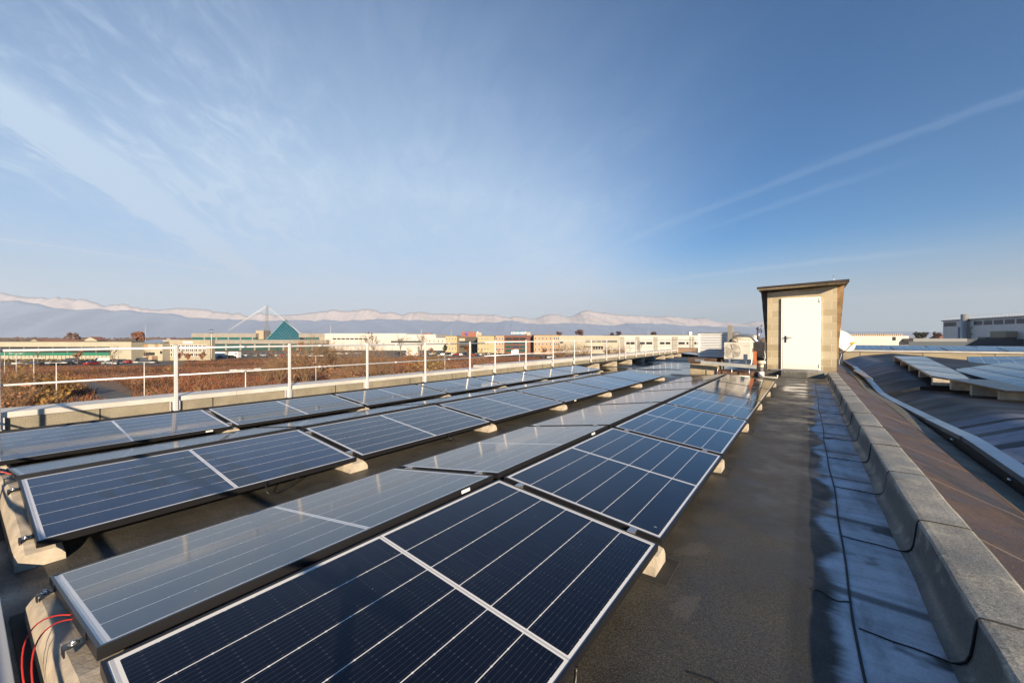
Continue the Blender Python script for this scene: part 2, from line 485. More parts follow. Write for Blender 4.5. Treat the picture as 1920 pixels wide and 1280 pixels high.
# ------------------------------------------------------------------ flat roof membrane
def membrane(name, frost=False, puddle=False, base=(.078,.074,.063), dark=(.038,.037,.034), curb=False, blotch=False):
    m = bpy.data.materials.new(name); m.use_nodes = True
    t = NT(m.node_tree); b = m.node_tree.nodes['Principled BSDF']
    tc = t.n('ShaderNodeTexCoord'); o = tc.outputs['Object']; x, y, z = t.xyz(o)
    g = t.noise(o, 85, 4, .75); g2 = t.noise(o, 240, 2, .6)
    big = t.noise(o, .8, 5, .6, .5); mid = t.noise(o, 3.5, 5, .65)
    c = t.mix(t.ramp(big, .35, .68), dark, base)
    c = t.mix(t.ramp(mid, .35, .75, 0, .5), c, tuple(v*1.35 for v in base))
    c = t.mix(t.ramp(g, .30, .72, .0, .75), c, tuple(v*.35 for v in dark))
    c = t.mix(t.ramp(g2, .58, .74, 0, .9), c, tuple(min(.6, v*3.2) for v in base))
    rough = t.ramp(mid, .35, .7, .42, .72)
    if curb:      # damp felt low on the inner side, its shade deepened in colour, wandering edge
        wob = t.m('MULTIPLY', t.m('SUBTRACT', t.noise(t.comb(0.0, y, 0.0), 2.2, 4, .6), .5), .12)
        damp_shade = t.ramp(t.m('ADD', z, wob), .150, .185, 1, 0)
        damp_shade = t.m('MULTIPLY', damp_shade, t.ramp(x, -.02, .04, 1, 0))
        c = t.mix(t.m('MULTIPLY', damp_shade, .72), c, (.045,.047,.046))
        lich = t.ramp(t.noise(o, 7, 5, .6), .56, .66)
        c = t.mix(t.m('MULTIPLY', lich, .35), c, (.42,.41,.33))
    if blotch:
        bl = t.ramp(t.noise(t.comb(t.m('MULTIPLY', x, 1.2), t.m('ADD', y, t.m('MULTIPLY', x, 1.5)), 0.0), 1.6, 4, .55, .4), .52, .58)
        c = t.mix(t.m('MULTIPLY', bl, .7), c, (.030,.026,.020))
        st_ = t.m('LESS_THAN', t.m('FRACT', t.m('MULTIPLY', t.m('ADD', y, t.m('MULTIPLY', x, .6)), .9)), .025)
        c = t.mix(t.m('MULTIPLY', st_, .5), c, (.26,.20,.15))
    wet = t.ramp(t.noise(o, 1.1, 4, .55, .3), .46, .60)
    if frost:
        # damp dark strip, then white rime that the sun has not reached
        jag = t.m('MULTIPLY', t.m('SUBTRACT', t.noise(t.comb(t.m('MULTIPLY', x, .35), y, 0.0), 1.5, 2, .45), .5), .42)
        fine = t.m('MULTIPLY', t.m('SUBTRACT', t.noise(t.comb(t.m('MULTIPLY', x, .12), y, 0.0), 22, 3, .6), .5), .06)
        edge = t.m('ADD', t.m('ADD', x, jag), fine)
        fr = t.m('MULTIPLY', t.ramp(edge, .070, .135), t.ramp(x, .405, .445, 1, 0))
        # bare spots along the lap and bleed lines
        spot = t.ramp(t.noise(t.comb(t.m('MULTIPLY', x, .8), y, 5.0), 4.2, 3, .5), .60, .70, 1, .10)
        fr = t.m('MULTIPLY', fr, spot)
        strk = t.noise(t.comb(t.m('MULTIPLY', x, 1.3), t.m('MULTIPLY', y, 6.0), 3.0), 2.2, 5, .65)
        cld = t.noise(t.comb(t.m('MULTIPLY', x, 3.0), y, 9.0), 2.4, 4, .6)
        fr = t.m('MULTIPLY', fr, t.m('MULTIPLY', t.ramp(strk, .25, .6, .62, 1.0), t.ramp(cld, .32, .6, .55, 1.0)))
        # wet lines where the laps bleed
        lapw = t.m('FRACT', t.m('MULTIPLY', t.m('ADD', t.m('SUBTRACT', y, 1.20), t.m('MULTIPLY', x, .08)), 1.068))
        fr = t.m('MULTIPLY', fr, t.ramp(t.m('ABSOLUTE', t.m('SUBTRACT', lapw, .22)), .015, .05, .25, 1.0))
        fr = t.m('MULTIPLY', fr, t.ramp(y, 12.0, 12.6, 1, 0))
        fr = t.m('MULTIPLY', fr, t.ramp(mid, .3, .7, .72, 1.0))
        fr = t.m('MULTIPLY', fr, t.ramp(g, .25, .68, 1, .78))
        damp = t.m('MULTIPLY', t.ramp(x, -.075, -.03), t.ramp(x, .5, .6, 1, 0))
        c = t.mix(t.m('MULTIPLY', damp, .45), c, (.016,.017,.017))
        c = t.mix(t.m('MULTIPLY', fr, .92), c, (.80,.85,.92))
        rough = t.m('ADD', rough, t.m('MULTIPLY', fr, .3))
        # lighter dried silt
        silt = t.m('MULTIPLY', t.ramp(t.noise(o, 1.7, 5, .6, .8), .60, .66), t.ramp(x, -.05, -.02, 1, 0))
        c = t.mix(t.m('MULTIPLY', silt, .16), c, (.22,.19,.16))
    if puddle:
        pn = t.noise(t.comb(t.m('MULTIPLY', x, .5), t.m('MULTIPLY', y, .5), 0.0), 1.1, 4, .5, .6)
        reg = t.m('MULTIPLY', t.ramp(y, 11.5, 13.5), t.m('MULTIPLY', t.ramp(x, -7.2, -6.0), t.ramp(x, -2.6, -1.9, 1, 0)))
        reg = t.m('MULTIPLY', reg, t.ramp(y, 19, 21.5, 1, 0))
        pud = t.m('MULTIPLY', reg, t.ramp(pn, .40, .46))
        # film of water in the gutters between the rows and by the far curb
        gap = t.m('MULTIPLY', t.m('MULTIPLY', t.ramp(x, -2.98, -2.80), t.ramp(x, -2.66, -2.55, 1, 0)), t.ramp(t.noise(o, .7, 3), .46, .56))
        wk = t.m('MULTIPLY', t.m('MULTIPLY', t.ramp(y, 9.2, 10.2), t.ramp(t.noise(t.comb(t.m('MULTIPLY', x, .5), y, 2.), 1.6, 4, .5), .48, .54)), t.m('MULTIPLY', t.ramp(x, -.5, -.35), t.ramp(x, -.05, .05, 1, 0)))
        pud = t.m('MAXIMUM', pud, t.m('MAXIMUM', t.m('MULTIPLY', gap, .7), wk))
        c = t.mix(t.m('MULTIPLY', pud, .75), c, (.012,.012,.012))
        rough = t.mix(pud, rough, .045)
        wetr = t.m('MULTIPLY', wet, .5)
        rough = t.m('SUBTRACT', rough, t.m('MULTIPLY', t.m('MULTIPLY', wetr, t.m('SUBTRACT', 1.0, pud)), .22))
        b.inputs['IOR'].default_value = 1.4
        bstr = t.m('SUBTRACT', 1.0, pud)
    t.set(b.inputs['Base Color'], c); t.set(b.inputs['Roughness'], rough)
    bp = t.n('ShaderNodeBump'); bp.inputs['Distance'].default_value = .003
    t.set(bp.inputs['Strength'], t.m('MULTIPLY', bstr, .7) if puddle else .7)
    t.set(bp.inputs['Height'], t.m('ADD', g, t.m('MULTIPLY', mid, 1.0))); t.set(b.inputs['Normal'], bp.outputs[0])
    return m
M_roof = membrane('roof_membrane', frost=True, puddle=True)
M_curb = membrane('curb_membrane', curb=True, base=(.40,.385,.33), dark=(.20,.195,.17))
M_para = membrane('parapet_membrane', base=(.29,.255,.185), dark=(.21,.19,.14))

m = MB()
xs_ = [-8.1, -6.7, -5, -3.2, -1.5, -.4, .10, .30, .44]
ys_ = [-.9 + .5*i for i in range(76)]
for i in range(len(xs_)-1):
    for j in range(len(ys_)-1):
        m.add([(xs_[i],ys_[j],roof_z(xs_[i])),(xs_[i+1],ys_[j],roof_z(xs_[i+1])),(xs_[i+1],ys_[j+1],roof_z(xs_[i+1])),(xs_[i],ys_[j+1],roof_z(xs_[i]))],[(0,1,2,3)])
tag(obj('flat_roof', m, M_roof, fixn=False), kind='structure')
M_lap = mat('bitumen_lap', (.012,.012,.013), .6)
def roof_line(pts, w, h=.004, name='lap'):
    mb = MB()
    for (x0,y0,z0),(x1,y1,z1) in zip(pts[:-1], pts[1:]):
        d = Vector((x1-x0,y1-y0,0)); s = Vector((-d.y,d.x,0)).normalized()*w/2
        mb.hexa([(x0-s.x,y0-s.y,z0+.001),(x1-s.x,y1-s.y,z1+.001),(x1+s.x,y1+s.y,z1+.001),(x0+s.x,y0+s.y,z0+.001)],
                [(x0-s.x,y0-s.y,z0+h),(x1-s.x,y1-s.y,z1+h),(x1+s.x,y1+s.y,z1+h),(x0+s.x,y0+s.y,z0+h)])
    return mb
# laps of the membrane: one long lap and cross laps
mb = MB()
pts = [(.163 + .006*math.sin(y*2.1) + .004*math.sin(y*5.3), y, 0) for y in np.arange(-.4, 13.0, .25)]
a = roof_line(pts, .009); mb.add(a.v, a.f)
for y, xa, xb in ((1.45,-.32,.16),(2.26,.02,.16),(7.15,-.5,.16),(9.9,-.5,.16)):
    n = 6
    a = roof_line([(xa+(xb-xa)*k/n, y+.02*math.sin(k*1.3)-.03*k/n, 0) for k in range(n+1)], .007, .0035); mb.add(a.v, a.f)
tag(obj('lap_seams', mb, M_lap), kind='structure')

# ------------------------------------------------------------------ right-hand curb with its coved membrane and black laps
curb_prof = [(.405,0.002),(.432,.006),(.448,.020),(.457,.045),(.463,.09),(.469,.150),(.471,.172),(.479,.183),(.50,.1855),(.62,.186),(.655,.184),(.668,.176),(.672,.16),(.675,.02),(.675,-.6),(.40,-.6)]
rc = empty('parapet_curb', (.55, 0, 0))
tag(rc, 'low coved roof curb wrapped in grey mineral felt running to the shed', 'parapet')
mb = MB(); n = len(curb_prof)
ysc = [-1.0 + 15.4*i/150 for i in range(151)]
rnd = random.Random(3)
vs = []
for yv in ysc:
    w1, w2 = .005*math.sin(yv*3.1)+.004*math.sin(yv*7.7)+.002*rnd.uniform(-1,1), .003*math.sin(yv*5.1)+.002*rnd.uniform(-1,1)
    for (xx, zz) in curb_prof: vs.append((xx-.55+w1*(zz<.17), yv, zz+w2*(zz>.15)))
fs = [(j*n+i, j*n+i+1, (j+1)*n+i+1, (j+1)*n+i) for j in range(len(ysc)-1) for i in range(n-1)]
fs += [tuple(range(n)), tuple((len(ysc)-1)*n+i for i in range(n))[::-1]]
mb.add(vs, fs, 0, True)
mb.sm = [(i % (n-1)) < 5 if i < len(fs)-2 else False for i in range(len(fs))]
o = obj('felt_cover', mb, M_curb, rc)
yy = 1.12
seam_ys = [1.12, 2.037, 2.949, 3.912, 4.845, 5.79, 6.74, 7.68, 8.62, 9.56, 10.5, 11.45, 12.4, 13.3]
for k, yv in enumerate(seam_ys):
    sk = rnd.uniform(-.02,.02); s = MB()
    pts = []
    for q in range(6): pts.append((.168 + (.41-.168)*q/5 - .55, yv+.02-.025*q/5 + .004*math.sin(q*2+k), .004))
    for (xx,zz) in curb_prof[1:12]: pts.append((xx-.55-.002, yv-.005+sk*(zz), zz+.003))
    s.tube(pts, [.003]*6 + [.0048]*5 + [.003]*6, 5)
    obj('lap_seam', s, M_lap, rc)

# ------------------------------------------------------------------ left parapet with metal coping and the guardrail
PX = -8.1
lp = empty('parapet', (PX, 0, 0)); tag(lp, 'low felt covered parapet with pale metal coping under the guardrail', 'parapet')
YEND = 33.0
mb = MB(); mb.box(-.38, 0, -.95, YEND, -9.9, .145); obj('parapet_wall', mb, M_para, lp)
for yv in (1.20, 2.55, 4.75, 6.75, 8.25, 10.9, 13.1, 15.2, 17.8):
    s = MB(); s.box(.0005,.006, yv-.006, yv+.006, -.06, .15); obj('lap_seam', s, M_lap, lp)
for (y0, y1, dz) in ((-.95,-0.2,0),(-.196,2.9,0),(2.904,6.1,0),(6.104,9.6,0),(9.604,12.4,.07),(12.404,16.4,.07),(16.404,21,.07),(21.004,YEND,.07)):
    c = MB()
    c.prism([(.012,.135+dz*0),(.016,.135),(.016,.205+dz),(-.40,.215+dz),(-.40,.13),(-.396,.13),(-.396,.150),(.012,.150)], y0, y1)
    obj('coping', c, M_capm, lp)

gr = empty('guardrail', (-8.05, 0, 0)); tag(gr, 'white aluminium guardrail with two rails and bracketed posts along the left parapet', 'guardrail')
post_y = [-.35,.30,2.04,3.77,5.47,7.19,8.92,10.11,11.86,13.75,15.55,17.22,19.0,20.7,21.6,23.3,25.0,26.5,27.9,29.2,30.8,32.6]
ZTOP = 1.045
def make_post():
    p = MB()
    p.prism([(.026,-.018),(.026,.018),(.019,.025),(-.004,.025),(-.004,-.025),(.019,-.025)], .0, ZTOP, axis='z')
    post = obj('post', p, M_rail, gr)
    b = MB(); b.box(-.030,-.004,-.075,.055,.02,.165); b.box(-.004,.036,-.075,-.070,.02,.165); b.box(-.004,.036,-.031,.031,.0,.02)
    br = obj('bracket', b, M_rail, post)
    for zz in (.05,.14):
        q = MB(); q.lathe([(0,.008),(.008,.008),(.008,0)], (-.003,-.055,zz), 8, axis=(1,0,0)); obj('bolt', q, M_bolt, post)
    k = MB(); k.box(-.008,.034,-.024,.024,ZTOP,ZTOP+.006); obj('post_cap', k, M_galv, post)
    return post
post0 = make_post()
for i, yv in enumerate(post_y):
    if i == 0: o = post0
    else: o = copy_tree(post0, gr)
    o.location = (0.02, yv, -.02 if yv < 9.6 else .02)
def rail(pts, r, name='rail'):
    s = MB(); s.tube(pts, r, 10); obj(name, s, M_rail, gr)
for zz, r in ((.975, .021), (.545, .017)):
    r -= .003
    rail([(-.005, -.52, zz), (-.005, 9.6, zz)], r)
    rail([(-.005, 9.62, zz+.03), (-.005, 32.9, zz+.03)], r)
    # returns along the near and the far edge
    rail([(-.005, -.52, zz), (8.9, -.52, zz)], r)
    rail([(-.005, 32.9, zz+.03), (3.4, 32.9, zz+.03)], r)
    for yv in (3.0, 4.4, 6.3, 8.1):
        s = MB(); s.tube([(-.005, yv-.04, zz), (-.005, yv+.04, zz)], r+.004, 8); obj('sleeve', s, M_rail, gr)
for xx in (1.6, 3.2, 4.8, 8.6):
    o = copy_tree(post0, gr); o.location = (xx, -.54, -.02); o.rotation_euler = (0,0,math.pi/2)
for xx in (1.5, 3.0):
    o = copy_tree(post0, gr); o.location = (xx, 32.9, .02); o.rotation_euler = (0,0,-math.pi/2)
# near and far parapets; the unseen near one is raised for its shade
np_ = MB(); np_.box(-8.6, .68, -1.15, -.58, -9.9, .45)
tag(obj('raised_near_parapet', np_, M_para), 'unseen felt covered parapet along the near roof edge, raised to shade the cable tray', 'parapet')
fp = MB(); fp.box(-8.1, -1.0, 33.0, 33.4, -9.9, .36); fp.box(-8.1,-1.0,32.97,33.45,.36,.40)
tag(obj('far_parapet', fp, mat('brown_coping', (.30,.20,.14), .6, noise=(2,.1))), 'brown capped parapet closing the far end of the roof', 'parapet')

# cable tray across the near end and the red cables
ct = empty('cable_tray', (-1.9, 0, 0)); tag(ct, 'rime covered sheet metal cable tray at the bottom left corner', 'cable tray')
def frosty_metal():
    m = bpy.data.materials.new('rimed_metal'); m.use_nodes = True
    t = NT(m.node_tree); b = m.node_tree.nodes['Principled BSDF']; tc = t.n('ShaderNodeTexCoord'); x,y,z = t.xyz(tc.outputs['Object'])
    n = t.noise(tc.outputs['Object'], 14, 5, .6); n2 = t.noise(tc.outputs['Object'], 160, 3, .6)
    f = t.ramp(t.m('ADD', y, t.m('MULTIPLY', t.m('SUBTRACT', n, .5), .07)), .050, .056, 1, 0)
    c = t.mix(f, (.42,.43,.44), t.mix(n2, (.42,.50,.62), (.70,.75,.82)))
    t.set(b.inputs['Base Color'], c); t.set(b.inputs['Roughness'], t.ramp(f, 0, 1, .4, .85)); b.inputs['Metallic'].default_value = 0.15
    return m
mb = MB(); mb.box(-5.2, .9, -.16, .10, .075, .085); obj('lid', mb, frosty_metal(), ct, bevel=.002)
mb = MB(); mb.box(-5.2, .9, -.15, .092, .0, .075); obj('channel', mb, M_galv, ct)
rd = empty('red_cable', (-2.0,.15,.1)); tag(rd, 'pair of red cables looping over the nearest concrete wedge', 'cable')
def bez(p0,p1,p2,p3,n=14):
    return [Vector(p0)*(1-t)**3+Vector(p1)*3*t*(1-t)**2+Vector(p2)*3*t*t*(1-t)+Vector(p3)*t**3 for t in [i/n for i in range(n+1)]]
for k, (p0,p1,p2,p3) in enumerate((((-2.03,.245,.172),(-2.07,.16,.225),(-2.03,.10,.20),(-1.86,.115,.09)), ((-2.00,.245,.172),(-2.02,.17,.215),(-1.97,.12,.18),(-1.84,.13,.09)))):
    s = MB(); s.tube([p-Vector((-2.0,.15,.1)) for p in bez(p0,p1,p2,p3)], .0023, 8); obj('strand', s, M_red, rd)
s = MB(); s.tube([p for p in bez((-4.62,.245,.14),(-4.7,.15,.21),(-4.68,.09,.2),(-4.66,.11,.08))], .0042, 8)
tag(obj('red_cable', s, M_red), 'short red cable by the near end of the middle row at left edge', 'cable')
def loop_cable(pts, label, r=.004):
    s = MB(); s.tube(pts, r, 6); tag(obj('black_cable', s, M_cable), label, 'cable')
loop_cable(bez((-3.06,1.28,.12),(-2.98,1.22,.03),(-2.98,1.30,.02),(-3.1,1.55,.10)), 'thin black cable sagging below nearest panel of the middle row')
loop_cable(bez((-3.06,3.05,.12),(-2.97,3.0,.05),(-2.98,3.12,.05),(-3.08,3.15,.12)), 'thin black cable loop below second panel of the middle row')
loop_cable(bez((-.575,1.13,.11),(-.57,1.12,.05),(-.56,1.08,.01),(-.57,.75,.008)), 'black cable dropping to the walkway from the nearest panel', .006)

# ------------------------------------------------------------------ stair shed
def block_wall():
    m = bpy.data.materials.new('concrete_block_wall'); m.use_nodes = True
    t = NT(m.node_tree); b = m.node_tree.nodes['Principled BSDF']; tc = t.n('ShaderNodeTexCoord'); x,y,z = t.xyz(tc.outputs['Object'])
    br = t.n('ShaderNodeTexBrick'); t.set(br.inputs['Vector'], t.comb(t.m('ADD', x, .1), t.m('ADD', z, 0.05), 0.0))
    br.inputs['Scale'].default_value = 1.0; br.inputs['Brick Width'].default_value = .42; br.inputs['Row Height'].default_value = .21
    br.inputs['Mortar Size'].default_value = .010; br.inputs['Mortar Smooth'].default_value = .3
    br.inputs['Color1'].default_value = (.33,.275,.18,1); br.inputs['Color2'].default_value = (.52,.45,.32,1); br.inputs['Mortar'].default_value = (.62,.56,.45,1)
    n = t.noise(tc.outputs['Object'], 5, 5, .65); n2 = t.noise(tc.outputs['Object'], 60, 3)
    c = t.mix(t.ramp(n, .42, .72, 0, .5), br.outputs[0], (.46,.36,.20)); c = t.mix(t.ramp(n2, .4, .7, 0, .35), c, (.25,.22,.16))
    stain = t.m('MULTIPLY', t.ramp(z, .25, -.02), t.ramp(n, .3, .6))
    c = t.mix(t.m('MULTIPLY', stain, .6), c, (.14,.10,.06))
    t.set(b.inputs['Base Color'], c); b.inputs['Roughness'].default_value = .9
    bp = t.n('ShaderNodeBump'); bp.inputs['Distance'].default_value = .006; t.set(bp.inputs['Height'], t.m('SUBTRACT', t.m('MULTIPLY', n2, .5), br.outputs[1])); t.set(b.inputs['Normal'], bp.outputs[0])
    return m
SY = 15.0
k_ = 15.0/15.5
sx = lambda x: x*k_
sz = lambda z: z*k_ + CAMZ
sh = empty('stair_shed', (sx(-.16), SY, .15))
tag(sh, 'small concrete block stair shed with white door and sloping roof', 'shed')
def L(x, z): return sx(x) - sx(-.16), sz(z) - .15
xl, _ = L(-1.045, 0); xr, _ = L(.722, 0); _, ztl = L(0, 1.47); _, ztr = L(0, 1.56)
mb = MB()
mb.hexa([(xl,0,-.15),(xr,0,-.15),(xr,3.2,-.15),(xl,3.2,-.15)], [(xl,0,ztl),(xr,0,ztr),(xr,3.2,ztr),(xl,3.2,ztl)])
obj('wall', mb, block_wall(), sh)
rl, _ = L(-1.298, 0); rr, _ = L(.97, 0)
_, zl1 = L(0,1.505); _, zl2 = L(0,1.56); _, zl3 = L(0,1.62); _, zr1 = L(0,1.555); _, zr2 = L(0,1.615); _, zr3 = L(0,1.685)
zr1 += .04; zl1 += .02
OV = .46
mb = MB(); mb.hexa([(rl+.03,-OV+.01,zl1),(rr-.03,-OV+.01,zr1),(rr-.03,3.4,zr1),(rl+.03,3.4,zl1)], [(rl+.03,-OV+.01,zl2+.004),(rr-.03,-OV+.01,zr2+.004),(rr-.03,3.4,zr2+.004),(rl+.03,3.4,zl2+.004)])
obj('roof_slab', mb, mat('spalled_concrete', (.42,.34,.22), .9, noise=(7,.45), bump=(14,.03)), sh)
mb = MB(); mb.hexa([(rl,-OV-.02,zl2),(rr,-OV-.02,zr2),(rr,3.43,zr2),(rl,3.43,zl2)], [(rl,-OV-.02,zl3),(rr,-OV-.02,zr3),(rr,3.43,zr3),(rl,3.43,zl3)])
obj('roof_felt', mb, mat('dark_felt', (.035,.026,.022), .8, noise=(5,.3)), sh)
# lintel plate of the facade
mb = MB(); mb.box(xl+.10, xr-.20, -.004, .0, 2.29, 2.40); obj('lintel', mb, mat('lintel_plaster', (.45,.40,.33), .9, noise=(3,.1)), sh)
# flaring side slabs of the stair flight behind the facade
_, zs = L(0,-.42)
mb = MB(); mb.hexa([(xr+.002,.10,zs-.2),(xr+.03,.10,zs-.2),(xr+.03,3.1,zs-.2),(xr+.002,3.1,zs-.2)], [(xr+.002,.10,zr1-.03),(xr+.17,.10,zr1-.01),(xr+.17,3.1,zr1-.01),(xr+.002,3.1,zr1-.03)])
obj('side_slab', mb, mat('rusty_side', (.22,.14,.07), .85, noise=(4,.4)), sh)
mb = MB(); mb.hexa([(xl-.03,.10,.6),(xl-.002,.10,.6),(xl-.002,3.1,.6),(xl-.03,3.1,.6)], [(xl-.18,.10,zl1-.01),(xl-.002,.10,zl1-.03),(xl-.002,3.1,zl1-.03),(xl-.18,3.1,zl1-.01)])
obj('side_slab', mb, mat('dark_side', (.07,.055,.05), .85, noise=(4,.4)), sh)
# door
dxl, dzt = L(-.652, 1.245); dxr, dzb = L(.325, -.985)
fr = MB(); fr.box(dxl-.012,dxl+.03,-.055,.01,dzb,dzt+.012); fr.box(dxr-.03,dxr+.012,-.055,.01,dzb,dzt+.012); fr.box(dxl+.03,dxr-.03,-.055,.01,dzt-.03,dzt+.012)
obj('door_frame', fr, M_white, sh)
d = MB(); d.box(dxl+.032,dxr-.032,-.062,-.01,dzb+.012,dzt-.032); 
def door_paint():
    m = bpy.data.materials.new('door_paint'); m.use_nodes = True
    t = NT(m.node_tree); b = m.node_tree.nodes['Principled BSDF']; tc = t.n('ShaderNodeTexCoord'); x,y,z = t.xyz(tc.outputs['Object'])
    n = t.noise(t.comb(t.m('MULTIPLY', x, 3.0), 0.0, t.m('MULTIPLY', z, .8)), 2.5, 6, .65)
    g = t.m('ADD', t.ramp(z, .28, .02), t.ramp(n, .55, .8, 0, .35))
    t.set(b.inputs['Base Color'], t.mix(t.m('MULTIPLY', g, .28), (.74,.74,.72), (.40,.35,.27))); b.inputs['Roughness'].default_value = .4
    return m
door = obj('door', d, door_paint(), sh)
hd = MB(); hx_, hz_ = dxl+.10, dzb+.93
hd.box(hx_-.022,hx_+.022,-.074,-.062,hz_-.11,hz_+.09); hd.tube([(hx_,-.075,hz_+.045),(hx_,-.12,hz_+.045),(hx_+.03,-.125,hz_+.045),(hx_+.15,-.12,hz_+.035)], .011, 8)
obj('handle', hd, mat('black_plastic', (.015,.015,.016), .4), door)
for zz in (dzb+.08, dzt-.16):
    h = MB(); h.tube([(dxr-.03,-.066,zz),(dxr-.03,-.066,zz+.11)], .010, 8); obj('hinge', h, M_galv, door)
th = MB(); th.box(dxl-.3, dxr+.1, -.07, -.005, dzb-.035, dzb-.006); obj('threshold', th, M_galv, sh)
an = MB(); ax_, az_ = L(.653, 1.9); an.tube([(ax_, .3, zr3-.08),(ax_, .3, az_+.03)], .007, 6); an.box(ax_-.03,ax_+.01,.29,.31,az_-.03,az_-.015)
obj('antenna_rod', an, M_galv, sh)
# step in front of the shed
st = MB(); st.prism([(14.40,0),(14.40,.125),(14.43,.152),(15.0,.155),(15.0,0)], -.62, .40, axis='x')
st.prism([(14.95,0),(14.95,.125),(15.05,.152),(18.2,.155),(18.2,0)], -1.2, .70, axis='x')
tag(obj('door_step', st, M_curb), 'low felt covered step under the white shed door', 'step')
# satellite dish
sd = empty('satellite_dish', (.85, 16.2, -.20 + CAMZ)); tag(sd, 'white satellite dish with yellow-tipped arm at the right of the shed', 'satellite dish')
dish = MB(); prof = [(.34*q/8, .30*(q/8)**2*.42) for q in range(9)]; prof2 = [(.345, .135)] + [(.335*q/8, .30*(q/8)**2*.42-.012) for q in range(8,-1,-1)]
aim = Vector((.62,-.66,.42)).normalized()
dish.lathe(prof+prof2, (.0,.0,.06), 28, axis=aim); obj('reflector', dish, M_white, sd)
arm = MB(); arm.tube([(.03,-.10,-.27),(.27,-.33,.03)], .014, 8); a_ = obj('arm', arm, mat('arm_brown', (.13,.08,.05), .6), sd)
lnb = MB(); lnb.lathe([(0,-.03),(.028,-.03),(.03,.05),(.045,.055),(.045,.085),(0,.085)], (.28,-.34,.06), 12, axis=(-aim.x,-aim.y,-aim.z)); obj('receiver', lnb, mat('yellow_plastic', (.85,.45,.04), .4), a_)
br = MB(); br.tube([(.02,.03,-.02),(-.05,.10,-.02),(-.05,.10,-.60)], .018, 8); br.tube([(-.05,.12,-.1),(-.12,.26,-.1)], .014, 6); obj('mount', br, M_galv, sd)
cb = MB(); cb.tube(bez((.02,-.1,-.27),(.0,-.12,-.42),(-.06,.0,-.5),(-.02,.05,-.62)), .006, 6); obj('lead', cb, M_white, sd)
# junction bits on the shed's right wall
jb = MB(); jb.box(sx(.79), sx(.83), 15.3, 15.36, sz(.15), sz(.30)); jb.tube([(sx(.81),15.33,sz(.3)),(sx(.80),15.33,sz(.42))], .01, 6)
tag(obj('junction_box', jb, M_white), 'small white junction box high on the right flank of the shed', 'junction box')

# ------------------------------------------------------------------ cooling plant beside the shed
KP = 13.8/13.2
def AP(x, z): return x*KP, z*KP + CAMZ
pl = empty('brick_plinth', (-2.6, 14.0, 0)); tag(pl, 'stained masonry plinth with brown felt cap carrying the louvred unit', 'plinth')
x0, _ = AP(-2.885,0); x1, _ = AP(-2.20,0)
mb = MB(); mb.box(x0+2.6, x1+2.6+.05, -.2, 1.2, 0, .36); obj('base', mb, mat('plinth_block', (.34,.28,.19), .9, noise=(6,.25)), pl)
mb = MB(); mb.box(x0+2.6-.04, x0+2.6+.75, -.26, 1.25, .36, .50); obj('cap', mb, mat('brown_felt', (.085,.05,.033), .85, noise=(7,.3)), pl)
mb = MB(); mb.box(x0+2.6+.15, x0+2.6+.42, -.275, -.262, .41, .47); obj('plate', mb, M_galv, pl)
lu = empty('louvred_unit', (-2.4, 14.45, .52)); tag(lu, 'grey louvred ventilation unit standing on the brown plinth', 'ventilation unit')
ks = 14.45/13.2
lx0, lx1 = -2.66*ks+2.4, -1.86*ks+2.4; lz1 = .150*ks+CAMZ-.52
mb = MB(); mb.box(lx0, lx1, .05, 1.0, 0, lz1); obj('casing', mb, mat('unit_grey', (.50,.50,.48), .5, .2, noise=(3,.08)), lu)
mb = MB(); mb.box(lx0,lx0+.06,-.02,.05,0,lz1); mb.box(lx1-.06,lx1,-.02,.05,0,lz1); mb.box(lx0+.06,lx1-.06,-.02,.05,lz1-.04,lz1); mb.box(lx0+.06,lx1-.06,-.02,.05,0,.03); obj('frame', mb, M_white, lu)
n = 13
sl = MB()
for i in range(n):
    z0 = .04 + (lz1-.09)*i/n; dz = (lz1-.09)/n
    sl.hexa([(lx0+.06,-.018,z0),(lx1-.06,-.018,z0),(lx1-.06,.045,z0+dz*.75),(lx0+.06,.045,z0+dz*.75)], [(lx0+.06,-.018,z0+.012),(lx1-.06,-.018,z0+.012),(lx1-.06,.045,z0+dz*.75+.012),(lx0+.06,.045,z0+dz*.75+.012)])
obj('louvre', sl, mat('louvre_grey', (.78,.79,.80), .4, .1), lu)
mb = MB(); mb.box(lx0-.03, lx1+.25, -.05, 1.05, lz1, lz1+.025); obj('top_sheet', mb, M_galv, lu)
mb = MB(); mb.box(lx1+.02, lx1+.24, .02, .5, .35, lz1-.02); mb.tube([(lx1+.08,.0,lz1-.35),(lx1+.08,.0,lz1-.08)], .03, 8); mb.tube([(lx1+.17,.0,lz1-.3),(lx1+.17,.0,lz1-.05)], .025, 8); obj('side_box', mb, mat('unit_cream', (.55,.50,.42), .6, noise=(9,.3)), lu)

